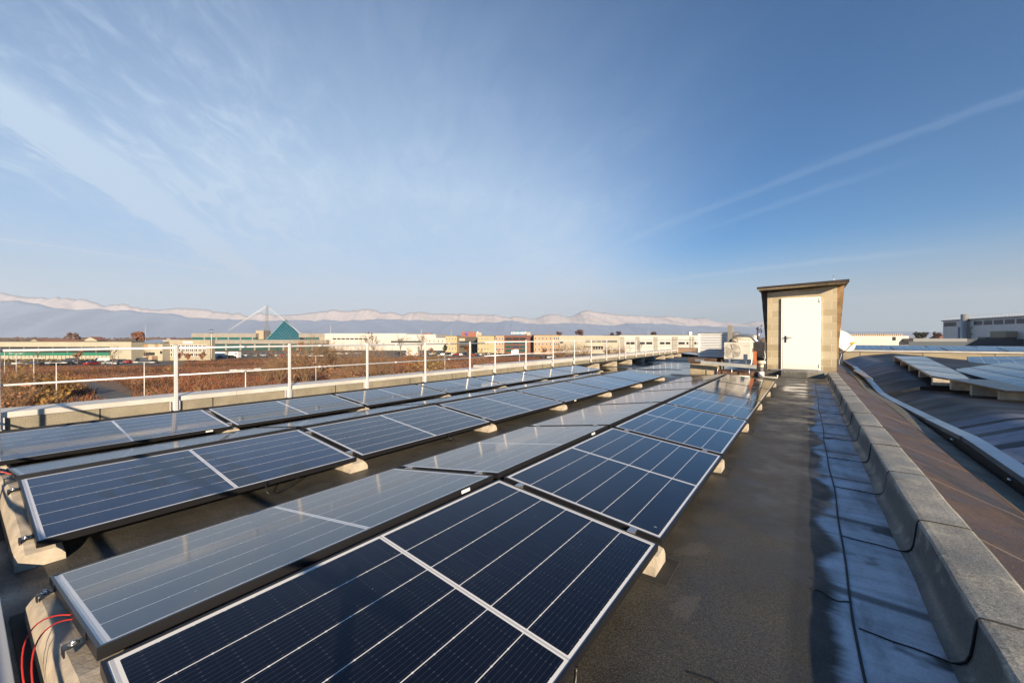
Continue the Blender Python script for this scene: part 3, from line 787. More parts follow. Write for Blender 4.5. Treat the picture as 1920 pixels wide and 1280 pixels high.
ac = empty('air_conditioner', (-1.69, 13.75, .46)); tag(ac, 'white outdoor air conditioner with round fan grille left of the shed', 'air conditioner')
ax0, az1 = AP(-1.955, -.122); ax1, az0 = AP(-1.27, -.605)
ax0 += 1.69; ax1 += 1.69; az1 -= .46; az0 -= .46
M_ac = mat('ac_white', (.58,.55,.49), .5, noise=(3,.06))
aw = ax1-ax0; ah = az1-az0
mb = MB(); mb.box(ax0, ax1, 0, .30, az0, az1); obj('casing', mb, M_ac, ac, bevel=.012)
cx, cz, cr = ax0+aw*.355, az0+ah*.50, ah*.43
mb = MB(); mb.lathe([(0,-.002),(cr,-.002)], (cx,-.001,cz), 32, axis=(0,-1,0)); obj('fan_opening', mb, mat('fan_dark', (.05,.045,.04), .7), ac)
fan = MB()
for q in range(3):
    a0 = q*2*math.pi/3+.5; vs = []
    for i in range(5):
        for j in range(4):
            r_ = .03+(cr*.9-.03)*j/3; a_ = a0+1.35*i/4
            vs.append((cx+r_*math.cos(a_), -.006-.003*i, cz+r_*math.sin(a_)))
    fan.add(vs, [(i*4+j,i*4+j+1,(i+1)*4+j+1,(i+1)*4+j) for i in range(4) for j in range(3)], 0, True)
fan.lathe([(0,.02),(.035,.018),(.04,0)], (cx,-.006,cz), 14, axis=(0,-1,0))
obj('fan', fan, mat('fan_grey', (.36,.33,.28), .5), ac, fixn=False)
gr_ = MB()
for q in range(1, 8):
    r_ = cr*q/7; gr_.tube([(cx+r_*math.cos(2*math.pi*k/28), -.024, cz+r_*math.sin(2*math.pi*k/28)) for k in range(29)], .0022 if q<7 else .006, 4, cap=False)
for q in range(8):
    a_ = q*math.pi/4+.2; gr_.tube([(cx,-.026,cz),(cx+cr*math.cos(a_),-.026,cz+cr*math.sin(a_))], .003, 4)
obj('grille', gr_, M_ac, ac)
bd = MB()
for i in range(9):
    hh = (.018,.012,.010,.013,.010,.012,.011,.010,.012)[i]
    xx = ax0+aw*.735 + i*.017; bd.box(xx, xx+.011, -.0025, -.0006, az1-.115, az1-.115+hh)
obj('brand_mark', bd, mat('brand_red', (.45,.10,.05), .5), ac)
mb = MB(); mb.box(ax1+.002, ax1+.035, .02, .26, az0, az0+ah*.42); obj('valve_cover', mb, M_ac, ac)
for xx in (ax0+.13, ax1-.16):
    mb = MB(); mb.box(xx, xx+.05, .02, .28, az0-.06, az0-.001); mb.box(xx+.005,xx+.045,.03,.06,az0-.26,az0-.06); obj('foot', mb, M_galv, ac)
mb = MB(); mb.tube(bez((ax1+.01,-.02,az0+.02),(ax1+.05,-.03,az0-.12),(ax1-.02,-.05,az0-.18),(ax1-.16,-.05,az0-.24)), .016, 8); obj('drain_hose', mb, M_white, ac)

bm_ = empty('steel_beam', (-1.9, 13.5, .30)); tag(bm_, 'long galvanised beam carrying the air conditioner, propped by small feet', 'beam')
bx0, bz0 = AP(-2.53,-.665); bx1, bz1 = AP(-1.115,-.80)
mb = MB(); y_ = 0
for (a, b_, c_, d_) in ((0,.05,0,.012),(0,.012,.012,.088),(0,.05,.088,.10)):
    mb.hexa([(bx0+1.9,y_+a,bz0-.40+c_),(bx1+1.9,y_+a,bz1-.34+c_),(bx1+1.9,y_+b_,bz1-.34+c_),(bx0+1.9,y_+b_,bz0-.40+c_)],
            [(bx0+1.9,y_+a,bz0-.40+d_),(bx1+1.9,y_+a,bz1-.34+d_),(bx1+1.9,y_+b_,bz1-.34+d_),(bx0+1.9,y_+b_,bz0-.40+d_)])
obj('channel', mb, mat('beam_grey', (.42,.43,.41), .5, .3, noise=(4,.12)), bm_)
for xx, zt in ((-.28,-.0),(.10,-.02),(.55,-.04)):
    mb = MB(); mb.tube([(xx,.03,-.30),(xx,.03,zt-.02)], .012, 8); mb.box(xx-.05,xx+.05,-.03,.09,-.298,-.28); obj('foot', mb, M_galv, bm_)
mb = MB(); bxr = bx1+1.9
mb.box(bxr-.09,bxr-.002,.055,.07,bz1-.24,bz1-.24+.40); mb.box(bxr-.09,bxr-.002,.07,.16,bz1-.24,bz1-.22); obj('rust_bracket', mb, mat('rust', (.36,.11,.04), .75, noise=(7,.35)), bm_)
rb = MB(); rb.box(-.35,.75,.25,.9,-.30,-.16); obj('rubble_base', rb, mat('dirty_brick', (.13,.075,.05), .9, noise=(6,.5)), bm_)
# vent pipe with cap, white pipe on the roof, lagged pipes, dark crate behind
vp = empty('vent_pipe', AP(-1.02,0)[0:1] + (13.7, 0)); tag(vp, 'grey vent pipe with white cowl at the left corner of the shed', 'vent pipe')
mb = MB(); mb.lathe([(.075,0),(.075,.03),(.055,.06),(.055,.34),(0,.34)], (0,0,0), 14); obj('pipe', mb, mat('pipe_grey', (.16,.155,.15), .5), vp)
mb = MB(); mb.lathe([(.058,.0),(.075,.01),(.075,.16),(0,.16)], (0,0,.0), 14); obj('collar', mb, M_white, vp)
mb = MB(); mb.lathe([(.06,0),(.06,.09),(.115,.10),(.115,.125),(.10,.135),(.115,.145),(.11,.17),(0,.185)], (0,0,.30), 16); obj('cowl', mb, mat('cowl_cream', (.72,.62,.48), .5), vp)
wp = MB(); wp.tube([(-2.0,13.35,.035),(-1.32,13.3,.035)], .022, 8); wp.tube([(-1.10,13.5,.10),(-.98,13.42,.035),(-.66,13.40,.035),(-.66,13.40,.11)], .022, 8)
tag(obj('drain_pipe', wp, mat('pipe_white', (.66,.62,.54), .5)), 'white plastic drain pipe lying on the roof in front of the plant', 'pipe')
lp_ = empty('lagged_pipes', (-1.5, 14.3, 1.0)); tag(lp_, 'silver lagged pipes running above the air conditioner to the shed', 'pipe')
zz = AP(0,.075)[1]-1.0
s = MB(); s.tube([(-.45,.1,zz),(.02,.1,zz),(.12,.08,zz-.02),(.28,.0,zz-.20)], .05, 10); obj('upper_pipe', s, M_galv, lp_)
s = MB(); s.tube([(-.40,-.05,zz-.20),(-.34,-.05,zz-.10),(.10,-.05,zz-.10)], .036, 10); obj('lower_pipe', s, mat('lagging_tan', (.40,.35,.28), .5, .3), lp_)
s = MB(); s.box(-.52,-.40,.0,.3,-.4,zz+.32); obj('duct_post', s, mat('post_grey', (.22,.21,.19), .7), lp_)
dk = MB(); dk.box(-1.32,-1.03,14.25,15.2,.05,1.0); dk.tube([(-1.3,14.2,.62),(-1.05,14.15,.55),(-.98,14.2,.5)], .05, 8)
tag(obj('dark_plant', dk, mat('plant_dark', (.028,.028,.030), .6, noise=(6,.4))), 'black insulated plant cabinet in shadow between conditioner and shed', 'cabinet')
fl = MB(); fl.tube([(-1.24,14.9,1.0),(-1.24,14.9,1.40)], .045, 12); fl.tube([(-1.16,14.9,1.3),(-1.16,14.9,1.55)], .02, 8, 0); fl.lathe([(.05,0),(.07,.02),(.07,.05),(0,.09)], (-1.24,14.9,1.40), 12)
tag(obj('flue', fl, mat('flue_steel', (.16,.18,.24), .35, .5)), 'dark flue pipe rising at the left side of the shed', 'flue')
wb = MB(); wb.tube(bez((-1.02,14.1,.75),(-.96,14.0,.5),(-1.0,14.0,.42),(-1.16,14.05,.43)), .008, 6)
tag(obj('white_cable', wb, M_white), 'thin white cable curving beside the left corner of the shed', 'cable')

# ------------------------------------------------------------------ vaulted roof to the right of the curb
def interp(x, xs, ys): return float(np.interp(x, xs, ys))
TY = [1, 3.0, 4.0, 5.0, 5.65, 6.2, 7.27, 8.43, 10.1, 11.6, 12.6, 13.7, 15.8, 18.9, 20, 25]
TZ = [-1.12, -1.08, -1.065, -1.053, -1.043, -1.034, -1.082, -1.131, -1.193, -1.240, -1.261, -1.191, -1.106, -1.016, -1.0, -1.0]
def tray_z(y): return interp(y, TY, TZ) + CAMZ
M_brown = membrane('brown_membrane', blotch=True, base=(.105,.068,.048), dark=(.055,.038,.028))
M_green = membrane('green_membrane', base=(.145,.128,.085), dark=(.070,.060,.042))
def vault_membrane():
    m = bpy.data.materials.new('vault_membrane'); m.use_nodes = True
    t = NT(m.node_tree); b = m.node_tree.nodes['Principled BSDF']; tc = t.n('ShaderNodeTexCoord'); o = tc.outputs['Object']; x,y,z = t.xyz(o)
    n = t.noise(o, 1.2, 4); n2 = t.noise(o, 9, 5, .6)
    c = t.mix(t.ramp(n, .3, .7), (.010,.010,.012), (.022,.020,.019))
    wig = t.m('MULTIPLY', t.m('SUBTRACT', t.noise(t.comb(x, t.m('MULTIPLY', y, .4), 0.), 1.5, 3), .5), .25)
    fy = t.m('FRACT', t.m('MULTIPLY', t.m('ADD', y, wig), 1.55))
    band = t.m('MULTIPLY', t.ramp(fy, .22, .30), t.ramp(fy, .94, 1.0, 1, 0))
    right = t.m('ADD', 2.9, t.m('MULTIPLY', t.m('SUBTRACT', t.noise(t.comb(0., y, 0.), 1.2, 3), .5), 1.2))
    fr = t.m('MULTIPLY', band, t.ramp(t.m('SUBTRACT', x, right), -.10, .12, 1, 0))
    near = t.ramp(y, 6.9, 8.4, 1, 0)
    far = t.m('MULTIPLY', t.m('MULTIPLY', t.ramp(y, 15.0, 16.0), t.ramp(x, 2.0, 2.3, 1, 0)), .8)
    fr = t.m('MULTIPLY', fr, t.m('MAXIMUM', near, far))
    fr = t.m('MULTIPLY', fr, t.ramp(n2, .2, .8, .6, 1.0))
    c = t.mix(t.m('MULTIPLY', fr, .85), c, (.34,.38,.48))
    t.set(b.inputs['Base Color'], c); b.inputs['Specular IOR Level'].default_value = .22; t.set(b.inputs['Roughness'], t.m('ADD', t.ramp(n, .3, .7, .40, .62), t.m('MULTIPLY', fr, .25)))
    bp = t.n('ShaderNodeBump'); bp.inputs['Strength'].default_value = .5; bp.inputs['Distance'].default_value = .01
    t.set(bp.inputs['Height'], n2); t.set(b.inputs['Normal'], bp.outputs[0])
    return m
M_vault = vault_membrane()
def strip(name, f0, f1, y0, y1, mtl, ny=60, label=None, nx=1):
    mb = MB(); vs = []
    for j in range(ny+1):
        y = y0+(y1-y0)*j/ny; a, b = f0(y), f1(y)
        for i in range(nx+1):
            q = i/nx; vs.append((a[0]+(b[0]-a[0])*q, y, a[1]+(b[1]-a[1])*q))
    w = nx+1
    mb.add(vs, [(j*w+i, j*w+i+1, (j+1)*w+i+1, (j+1)*w+i) for j in range(ny) for i in range(nx)], 0, True)
    return tag(obj(name, mb, mtl, fixn=False), kind='structure')
c_ = CAMZ
def gutter(y):   # extra dip of the strips at the bay joint
    return -.10*math.exp(-((y-12.6)/2.0)**2)
strip('brown_roof_slope', lambda y: (.674, -.975+c_), lambda y: (1.09, -1.105+c_+gutter(y)), -1, 24.9, M_brown)
strip('roof_joint', lambda y: (1.09, -1.105+c_+gutter(y)), lambda y: (1.125, -1.15+c_+gutter(y)), -1, 24.9, M_lap)
strip('green_roof_strip', lambda y: (1.125, -1.13+c_+gutter(y)), lambda y: (1.29, -1.16+c_+gutter(y)), -1, 24.9, M_green)
strip('gutter_floor', lambda y: (1.29, -1.16+c_+gutter(y)), lambda y: (1.36, -1.28+c_), -1, 24.9, M_lap)
def vault_h(x, y):
    e = tray_z(y) - .05
    far = y > 12.57
    q = min(1.0, max(0.0, (x-1.40)/1.6))
    rise = .40*min(max(x-1.42,0),.55) + (.13 if far else .02)*min(max(x-1.97,0),1.15)
    if x > 3.12: rise -= .10*(x-3.12)
    z = e + rise
    return max(z, -.75)
for (nm, y0, y1) in (('near', -1, 12.52), ('far', 12.62, 24.9)):
    mb = MB(); nx, ny = 44, 50; vs = []
    for j in range(ny+1):
        y = y0+(y1-y0)*j/ny
        for i in range(nx+1):
            x = 1.36 + (12-1.36)*(i/nx)**1.5; vs.append((x, y, vault_h(x, y) - (.0 if nm=='far' else .055*max(0,(y-8)/4.5)) ))
    w = nx+1; mb.add(vs, [(j*w+i, j*w+i+1, (j+1)*w+i+1, (j+1)*w+i) for j in range(ny) for i in range(nx)], 0, True)
    if nm == 'far':   # end face of the far bay, its lit stretch painted paler than the rest
        vs = []
        for i in range(nx+1):
            x = 1.36 + (12-1.36)*(i/nx)**1.5; vs += [(x, y0, vault_h(x, y0)+.004), (x, y0-.03, vault_h(x,y0)-.35)]
        for i in range(nx):
            mb.add(vs[2*i:2*i+4], [(0, 1, 3, 2)], 1 if vs[2*i][0] < 2.0 else 0)
    tag(obj('vault_roof', mb, [M_vault, mat('vault_edge_lit', (.30,.25,.17), .9, noise=(3,.3))], fixn=False), kind='structure')
mb = MB(); mb.quad((1.36,12.4,-.45),(12,12.4,-.45),(12,12.8,-.45),(1.36,12.8,-.45)); tag(obj('valley_floor', mb, M_lap, fixn=False), kind='structure')
# metal flashing along the vault edge
fm = empty('edge_flashing', (1.37, 0, 0)); tag(fm, 'blue-white metal edge flashing curving along the vaulted roof at right', 'flashing')
M_flash = mat('flashing_metal', (.34,.40,.46), .28, .9, noise=(2,.15))
segs = [(-1,3.4),(3.4,6.3),(6.3,8.0),(8.0,10.2),(10.2,12.6),(12.6,15.6),(15.6,19.0)]
for k, (a, b_) in enumerate(segs):
    mb = MB(); n = 8; vs = []
    lift = .004*(k % 2)
    for j in range(n+1):
        y = a - (.05 if k else 0) + (b_ - a + (.05 if k else 0))*j/n; z = tray_z(y) + lift
        vs += [(-.045,y,z-.05),(-.045,y,z),(.07,y,z+.010),(.085,y,z-.03)]
    mb.add(vs, [(j*4+i, j*4+i+1, (j+1)*4+i+1, (j+1)*4+i) for j in range(n) for i in range(3)], 0, False)
    obj('sheet', mb, M_flash, fm)
mb = MB(); vs = []; n = 50
for j in range(n+1):
    y = -1 + 19.2*j/n; z = tray_z(y)-.045; vs += [(-.035,y,z),(-.035,y,z-.13)]
mb.add(vs, [(2*j,2*j+1,2*j+3,2*j+2) for j in range(n)]); obj('upstand', mb, M_rubber, fm)
for yv in (4.2, 5.0, 6.6, 8.4):
    q = MB(); q.lathe([(0,.02),(.014,.02),(.014,0)], (-.035,yv,tray_z(yv)-.09), 8, axis=(-1,0,0)); obj('bolt', q, M_bolt, fm)
hs = MB()
for k in range(5):
    hs.tube(bez((1.24+.03*k,17.2,-.0+.09),(1.15+.06*k,16.2+.2*k,.14),(1.22+.03*k,15.6,.12),(1.30+.02*k,14.8-.2*k,.06)), .016, 6)
tag(obj('hose_bundle', hs, M_galv), 'bundle of pale hoses lying on the roof right of the shed', 'hose')
# panels and wedges on the vault
def slab_panel(c4, nu, label_fn, name='solar_panel', th=.035):
    """row of nu panels between near-left, near-right, far-right, far-left corners"""
    A, B, C_, D = [Vector(p) for p in c4]
    for i in range(nu):
        q0, q1 = i/nu + .006, (i+1)/nu - .006
        a, b_, c, d = A.lerp(D,q0), B.lerp(C_,q0), B.lerp(C_,q1), A.lerp(D,q1)
        nrm = (b_-a).cross(d-a).normalized()
        if nrm.z < 0: nrm = -nrm
        cen = (a+b_+c+d)/4; root = empty(name, cen); tag(root, label_fn(i), 'solar panel', 'solar panels on the vaulted roof')
        up = lambda p, s: p - cen + nrm*s
        f = MB(); ins = [p.lerp(cen, .02) for p in (a,b_,c,d)]
        f.hexa([up(p,-th) for p in (a,b_,c,d)], [up(p,-.003) for p in (a,b_,c,d)])
        obj('frame', f, M_black, root)
        xa, ya = (b_-a), (d-a)
        g = MB(); g.quad(*[up(p, 0.0) for p in ins])
        o = obj('cell_sheet', g, M_cells2, root)
        me = o.data; uv = me.uv_layers.new(name='uv')
        uvm = {0:(0,0),1:(1,0),2:(1,1),3:(0,1)}
        for lp2 in me.loops: uv.data[lp2.index].uv = uvm[lp2.vertex_index]
def cells_uv():
    m = bpy.data.materials.new('solar_cells_distant'); m.use_nodes = True
    t = NT(m.node_tree); b = m.node_tree.nodes['Principled BSDF']; tc = t.n('ShaderNodeTexCoord'); x,y,_ = t.xyz(tc.outputs['UV'])
    fx = t.m('FRACT', t.m('MULTIPLY', x, 6.0)); dx = t.m('MINIMUM', fx, t.m('SUBTRACT', 1.0, fx))
    dy = t.m('ABSOLUTE', t.m('SUBTRACT', y, .5))
    w = t.m('MAXIMUM', t.m('LESS_THAN', dx, .015), t.m('LESS_THAN', dy, .008))
    t.set(b.inputs['Base Color'], t.mix(w, (.006,.011,.034), (.55,.56,.58))); b.inputs['Roughness'].default_value = .10; b.inputs['IOR'].default_value = 1.52
    return m
M_cells2 = cells_uv()
KS = 1.0
def cw(p): return (p[0]*KS, p[1]*KS, p[2]*KS+CAMZ)
def cw1(p): return (p[0], p[1], p[2]+CAMZ)
slab_panel([cw((2.20,12.5,-.825)), cw((2.98,12.5,-.955)), cw((3.13,18.7,-.60)), cw((2.37,18.7,-.60))], 4,
           lambda i: 'pale reflecting solar panel in the row stepping down the vault, %s from the near end' % ORD[i])
slab_panel([cw((3.08,15.5,-.83)), cw((2.98,10.6,-.86)), cw((3.95,10.6,-.58)), cw((4.05,15.5,-.60))], 3,
           lambda i: 'bright blue solar panel tilted on the near vault, %s from the far end' % ORD[i])
slab_panel([cw((4.4,20.0,-.90)), cw((6.6,20.0,-.78)), cw((6.9,22.6,-.62)), cw((4.9,22.6,-.70))], 2,
           lambda i: 'low pale solar panel on short wedges before the far wall, %s' % ('front one' if i == 0 else 'rear one'))
slab_panel([cw((3.45,18.6,-1.07)), cw((4.75,17.6,-1.05)), cw((5.6,20.0,-.99)), cw((3.9,21.0,-1.06))], 2,
           lambda i: 'dark solar panel lying low behind the stepped row, %s' % ('nearer half' if i == 0 else 'farther half'))
slab_panel([cw((5.9,18.5,-.93)), cw((7.0,17.0,-.98)), cw((8.4,18.8,-.90)), cw((7.2,20.2,-.80))], 1, lambda i: 'deep blue solar panel at the right edge of the photo')
def wedge(pts_xy, z0, z1, label, m=M_conc):
    pass
def vblock(x0, x1, y, zt0, zt1, zb, label, w=.12, dark=False):
    x0, x1, y, w = x0*KS, x1*KS, y*KS, w*KS; zt0, zt1, zb = [(q_-CAMZ)*KS+CAMZ for q_ in (zt0, zt1, zb)]
    mb = MB(); mb.hexa([(x0,y-w/2,zb),(x1,y-w/2,zb),(x1,y+w/2,zb),(x0,y+w/2,zb)], [(x0,y-w/2,zt0),(x1,y-w/2,zt1),(x1,y+w/2,zt1),(x0,y+w/2,zt0)])
    tag(obj('ballast_block', mb, M_conc, bevel=.008), label, 'ballast block', 'concrete wedges on the vaulted roof')
for i in range(5):
    q = i/4; y = 12.56 + 6.1*q; xl_ = 2.2+.17*q; zl_ = -.825+.225*q+CAMZ; zr_ = -.955+.355*q+CAMZ
    vblock(xl_+.01, xl_+.80, y, zl_-.037, zr_-.037, zl_-.20, 'concrete wedge under the stepped vault row, %s from the near end' % ORD[i])
for i, (xx, y, z) in enumerate(((2.42,12.2,-.885),(2.52,11.35,-.895),(2.68,10.6,-.90))):
    vblock(xx, xx+.85, y, z+CAMZ, z+.03+CAMZ, z-.19+CAMZ, 'grey concrete wedge in the shade of the blue vault panels, %s from the far end' % ORD[i])
mb = MB(); mb.hexa([cw((2.40,12.3,-.882)),cw((2.66,10.2,-.897)),cw((3.5,10.2,-.87)),cw((3.3,12.3,-.86))],[cw((2.40,12.3,-.850)),cw((2.66,10.2,-.865)),cw((3.5,10.2,-.84)),cw((3.3,12.3,-.83))])
tag(obj('solar_panel', mb, M_frameedge), 'edge-on solar panel on the three shaded wedges', 'solar panel', 'solar panels on the vaulted roof')
for i in range(4):
    x = 4.55+.55*i; vblock(x, x+.45, 19.95, -.93+.03*i+CAMZ, -.90+.03*i+CAMZ, -1.05+.02*i+CAMZ, 'small lit wedge under the low pale panel, %s from the left' % ORD[i], w=.5)
# wall across the far side of the vaults and the next roof with its panels
wl = empty('far_wall', (8, 25, 0)); tag(wl, 'long beige concrete wall with white coping closing the vaulted roof', 'wall')
mb = MB(); mb.box(-6.6, 14, 0, .3, -2.5, -.625+CAMZ); obj('wall', mb, mat('wall_beige', (.30,.255,.175), .9, noise=(.8,.18)), wl)
mb = MB(); mb.box(-6.6, 14, -.05, .35, -.625+CAMZ, -.555+CAMZ); obj('coping', mb, M_capm, wl)
for k in range(9):
    s = MB(); s.box(-6+2.1*k, -5.97+2.1*k, -.004, 0, -2.5, -.63+CAMZ); obj('panel_joint', s, mat('joint_dark', (.12,.10,.07), .9), wl)
mb = MB(); mb.quad((-1,25.3,-.72+CAMZ),(40,25.3,-.72+CAMZ),(40,46,-.62+CAMZ),(-1,46,-.62+CAMZ)); tag(obj('next_roof', mb, mat('next_roof_brown', (.30,.19,.12), .9, noise=(.6,.2)), fixn=False), kind='structure')
for r_, (yy, z0, z1) in enumerate(((28.0,-.60,-.46),(31.5,-.56,-.43))):
    for i in range(12):
        x0 = 1.7 + i*1.9
        if r_ == 1 and i > 9: continue
        slab_panel([cw1((x0,yy,z0)), cw1((x0+1.85,yy,z0)), cw1((x0+1.85,yy+1.6,z1)), cw1((x0,yy+1.6,z1))], 1,
            lambda j: 'blue solar panel beyond the beige wall, %s line, %s from the shed' % ('front' if r_==0 else 'rear', ORD[i]))

# ------------------------------------------------------------------ helpers for the plain beyond the roof
GZ = -8.9                                                     # ground level (camera stands about 10 m above it)
FW, RT = Vector((-math.sin(YAW), math.cos(YAW), 0)), Vector((math.cos(YAW), math.sin(YAW), 0))
def PT(u, D, z=GZ):
    p = FW*D + RT*((u-960)/FPX*D); return Vector((p.x, p.y, z))
def ZV(v, D): return -(v-633.8)/FPX*D + CAMZ
def rough_ground():
    m = bpy.data.materials.new('ground_scrub'); m.use_nodes = True
    t = NT(m.node_tree); b = m.node_tree.nodes['Principled BSDF']; tc = t.n('ShaderNodeTexCoord'); o = tc.outputs['Object']
    n = t.noise(o, .06, 6, .6); n2 = t.noise(o, .5, 5, .65); n3 = t.noise(o, .004, 4)
    c = t.mix(t.ramp(n, .35, .65), (.095,.040,.021), (.15,.075,.036)); c = t.mix(t.ramp(n2, .4, .7, 0, .6), c, (.065,.030,.017))
    c = t.mix(t.ramp(n3, .4, .6, 0, .5), c, (.12,.10,.07))
    t.set(b.inputs['Base Color'], c); b.inputs['Roughness'].default_value = .95
    return m
mb = MB(); S = 14000; mb.quad((-S,-S,GZ),(S,-S,GZ),(S,S,GZ),(-S,S,GZ)); tag(obj('ground', mb, rough_ground(), fixn=False), kind='structure')
M_asph = mat('asphalt', (.075,.072,.070), .85, noise=(.4,.2))
def ground_poly(name, pts, mtl, dz):
    mb = MB(); mb.add([PT(u,D,GZ+dz) for u, D in pts], [tuple(range(len(pts)))]); tag(obj(name, mb, mtl), kind='structure')
ground_poly('road', [(120,66),(262,58),(245,70),(195,84),(170,92),(120,92)], M_asph, .04)
ground_poly('parking_lot', [(-60,147),(310,150),(340,178),(-60,178)], M_asph, .05)
ground_poly('parking_lot', [(345,184),(450,200),(1180,228),(1180,330),(560,330),(345,215)], M_asph, .05)

# ---- scrub over the field
def scrub():
    rs = np.random.RandomState(5)
    N = 70000
    D = 46 + (215-46)*rs.rand(N)**.9; u = -120 + 1400*rs.rand(N)
    a = (u-960)/FPX*D
    X = FW.x*D + RT.x*a; Y = FW.y*D + RT.y*a
    keep = np.ones(N, bool)
    keep &= ~((u > 118) & (u < 250) & (D > 56) & (D < 92) & ((D-56)/36*75 > (u-165)*.0+0) & (np.abs(u - (250 - (D-58)*2.2)) < 42))
    keep &= ~((u < 345) & (D > 145)) 
    keep &= ~((u >= 345) & (D > 186 + (u-345)*.055))
    keep &= (X < -14)
    D, u, X, Y = D[keep], u[keep], X[keep], Y[keep]; N = len(D)
    patch = np.sin(X*.11+1.3*np.sin(Y*.07))*np.sin(Y*.09+.8*np.sin(X*.05))
    h = (.30 + .9*rs.rand(N)**3) * (1 + .8*np.clip(patch,-.5,1)) * np.where(D > 105, .62, 1.0)
    w = .05 + .09*rs.rand(N)
    verts = np.zeros((N, 9, 3)); 
    for k in range(3):
        an = rs.rand(N)*6.28; tx, ty = np.cos(an), np.sin(an); ln = (rs.rand(N)-.5)*1.2*h; ln2 = (rs.rand(N)-.5)*1.2*h
        ox, oy = (rs.rand(N)-.5)*.9, (rs.rand(N)-.5)*.9
        verts[:,3*k,0] = X+ox-tx*w; verts[:,3*k,1] = Y+oy-ty*w; verts[:,3*k,2] = GZ
        verts[:,3*k+1,0] = X+ox+tx*w; verts[:,3*k+1,1] = Y+oy+ty*w; verts[:,3*k+1,2] = GZ
        verts[:,3*k+2,0] = X+ox+ln; verts[:,3*k+2,1] = Y+oy+ln2; verts[:,3*k+2,2] = GZ+h*(.7+.5*rs.rand(N))
    V = verts.reshape(-1,3); F = np.arange(N*9).reshape(-1,3)
    me = bpy.data.meshes.new('scrub'); me.from_pydata(V.tolist(), [], F.tolist())
    mi = ((patch > .15).astype(int) + (rs.rand(N) < .25).astype(int)*2) % 4
    me.polygons.foreach_set('material_index', np.repeat(mi,3).astype(np.int32))
    for nm, c in (('scrub_rust',(.155,.052,.022)),('scrub_brown',(.080,.036,.020)),('scrub_straw',(.20,.110,.052)),('scrub_ochre',(.155,.068,.022))):
        me.materials.append(mat(nm, c, .9))
    o = bpy.data.objects.new('scrub', me); col.objects.link(o); tag(o, kind='stuff')
scrub()

# ---- bare shrubs and trees
def branches(rs, mb, p, d, ln, r, lvl, mi=0, spread=.55):
    n = 3; pts = [p]; q = Vector(p); dd = Vector(d)
    for i in range(n):
        dd = (dd + Vector((rs.uniform(-1,1),rs.uniform(-1,1),rs.uniform(-.3,.7)))*.16).normalized(); q = q + dd*ln/n; pts.append(q.copy())
    mb.tube(pts, [r, r*.85, r*.7, r*.5], 3, mi, cap=False)
    if lvl > 0:
        for k in range(rs.randint(3,5)):
            t = rs.uniform(.35,1.0); i = min(n-1, int(t*n)); pp = pts[i].lerp(pts[i+1], t*n-i)
            nd = (dd + Vector((rs.uniform(-1,1),rs.uniform(-1,1),rs.uniform(-.4,.6)))*spread*1.5).normalized()
            branches(rs, mb, pp, nd, ln*rs.uniform(.45,.7), r*.55, lvl-1, mi, spread)
M_twig = mat('twig_tan', (.24,.155,.085), .9); M_bark = mat('bark_grey', (.14,.11,.085), .9); M_leaf = mat('leaf_ochre', (.24,.135,.030), .8); M_leafr = mat('leaf_rust', (.27,.125,.06), .8)
def bare_shrub(u, D, h, label, seed, stems=9, leaf=None, group='bare shrubs on the brown field', name='bare_shrub', wide=1.0):
    rs = random.Random(seed); root = empty(name, PT(u,D)); tag(root, label, 'shrub', group); mb = MB(); tips = []
    for k in range(stems):
        a = rs.uniform(0,6.28); lean = rs.uniform(.1,.75)*wide
        branches(rs, mb, Vector((rs.uniform(-.5,.5)*wide,rs.uniform(-.5,.5)*wide,-.05)), Vector((math.cos(a)*lean,math.sin(a)*lean,1)).normalized(), h*rs.uniform(.5,.78), .012+h*.005, 2)
    obj('branches', mb, M_twig, root, fixn=False)
    if leaf:
        lf = MB(); vs = mb.v
        for k in range(leaf[1]):
            c = Vector(vs[rs.randrange(len(vs))]); c += Vector((rs.uniform(-.2,.2),rs.uniform(-.2,.2),rs.uniform(-.2,.2)))
            if c.z < .3: continue
            s = rs.uniform(.07,.16); a = Vector((rs.uniform(-1,1),rs.uniform(-1,1),rs.uniform(-1,1))).normalized()*s; b_ = a.cross(Vector((rs.uniform(-1,1),rs.uniform(-1,1),1))).normalized()*s
            lf.quad(c-a-b_, c+a-b_, c+a+b_, c-a+b_)
        obj('leaves', lf, leaf[0], root, fixn=False)
    return root
bare_shrub(4, 60, 6.4, 'wide ochre-leaved thicket at the far left behind the guardrail', 1, 26, (M_leaf, 260), wide=1.3)
bare_shrub(58, 64, 5.2, 'tangled ochre thicket beside the lamp post second from the left edge', 2, 26, (M_leaf, 320), wide=1.4)
bare_shrub(114, 66, 4.0, 'yellowish thicket at the foot of the lamp near the road', 3, 24, (M_leaf, 420), wide=1.4)
bare_shrub(34, 52, 4.2, 'low thicket just over the coping at the left edge', 4, 24, (M_leafr, 200), wide=1.5)
bare_shrub(92, 54, 3.2, 'low brown thicket over the coping left of the road', 14, 22, (M_leaf, 240), wide=1.5)
bare_shrub(300, 58, 3.8, 'thin pale shrub left of the second guardrail post', 5, 6)
def vt(v, D): return 10.0-(v-633.8)/FPX*D
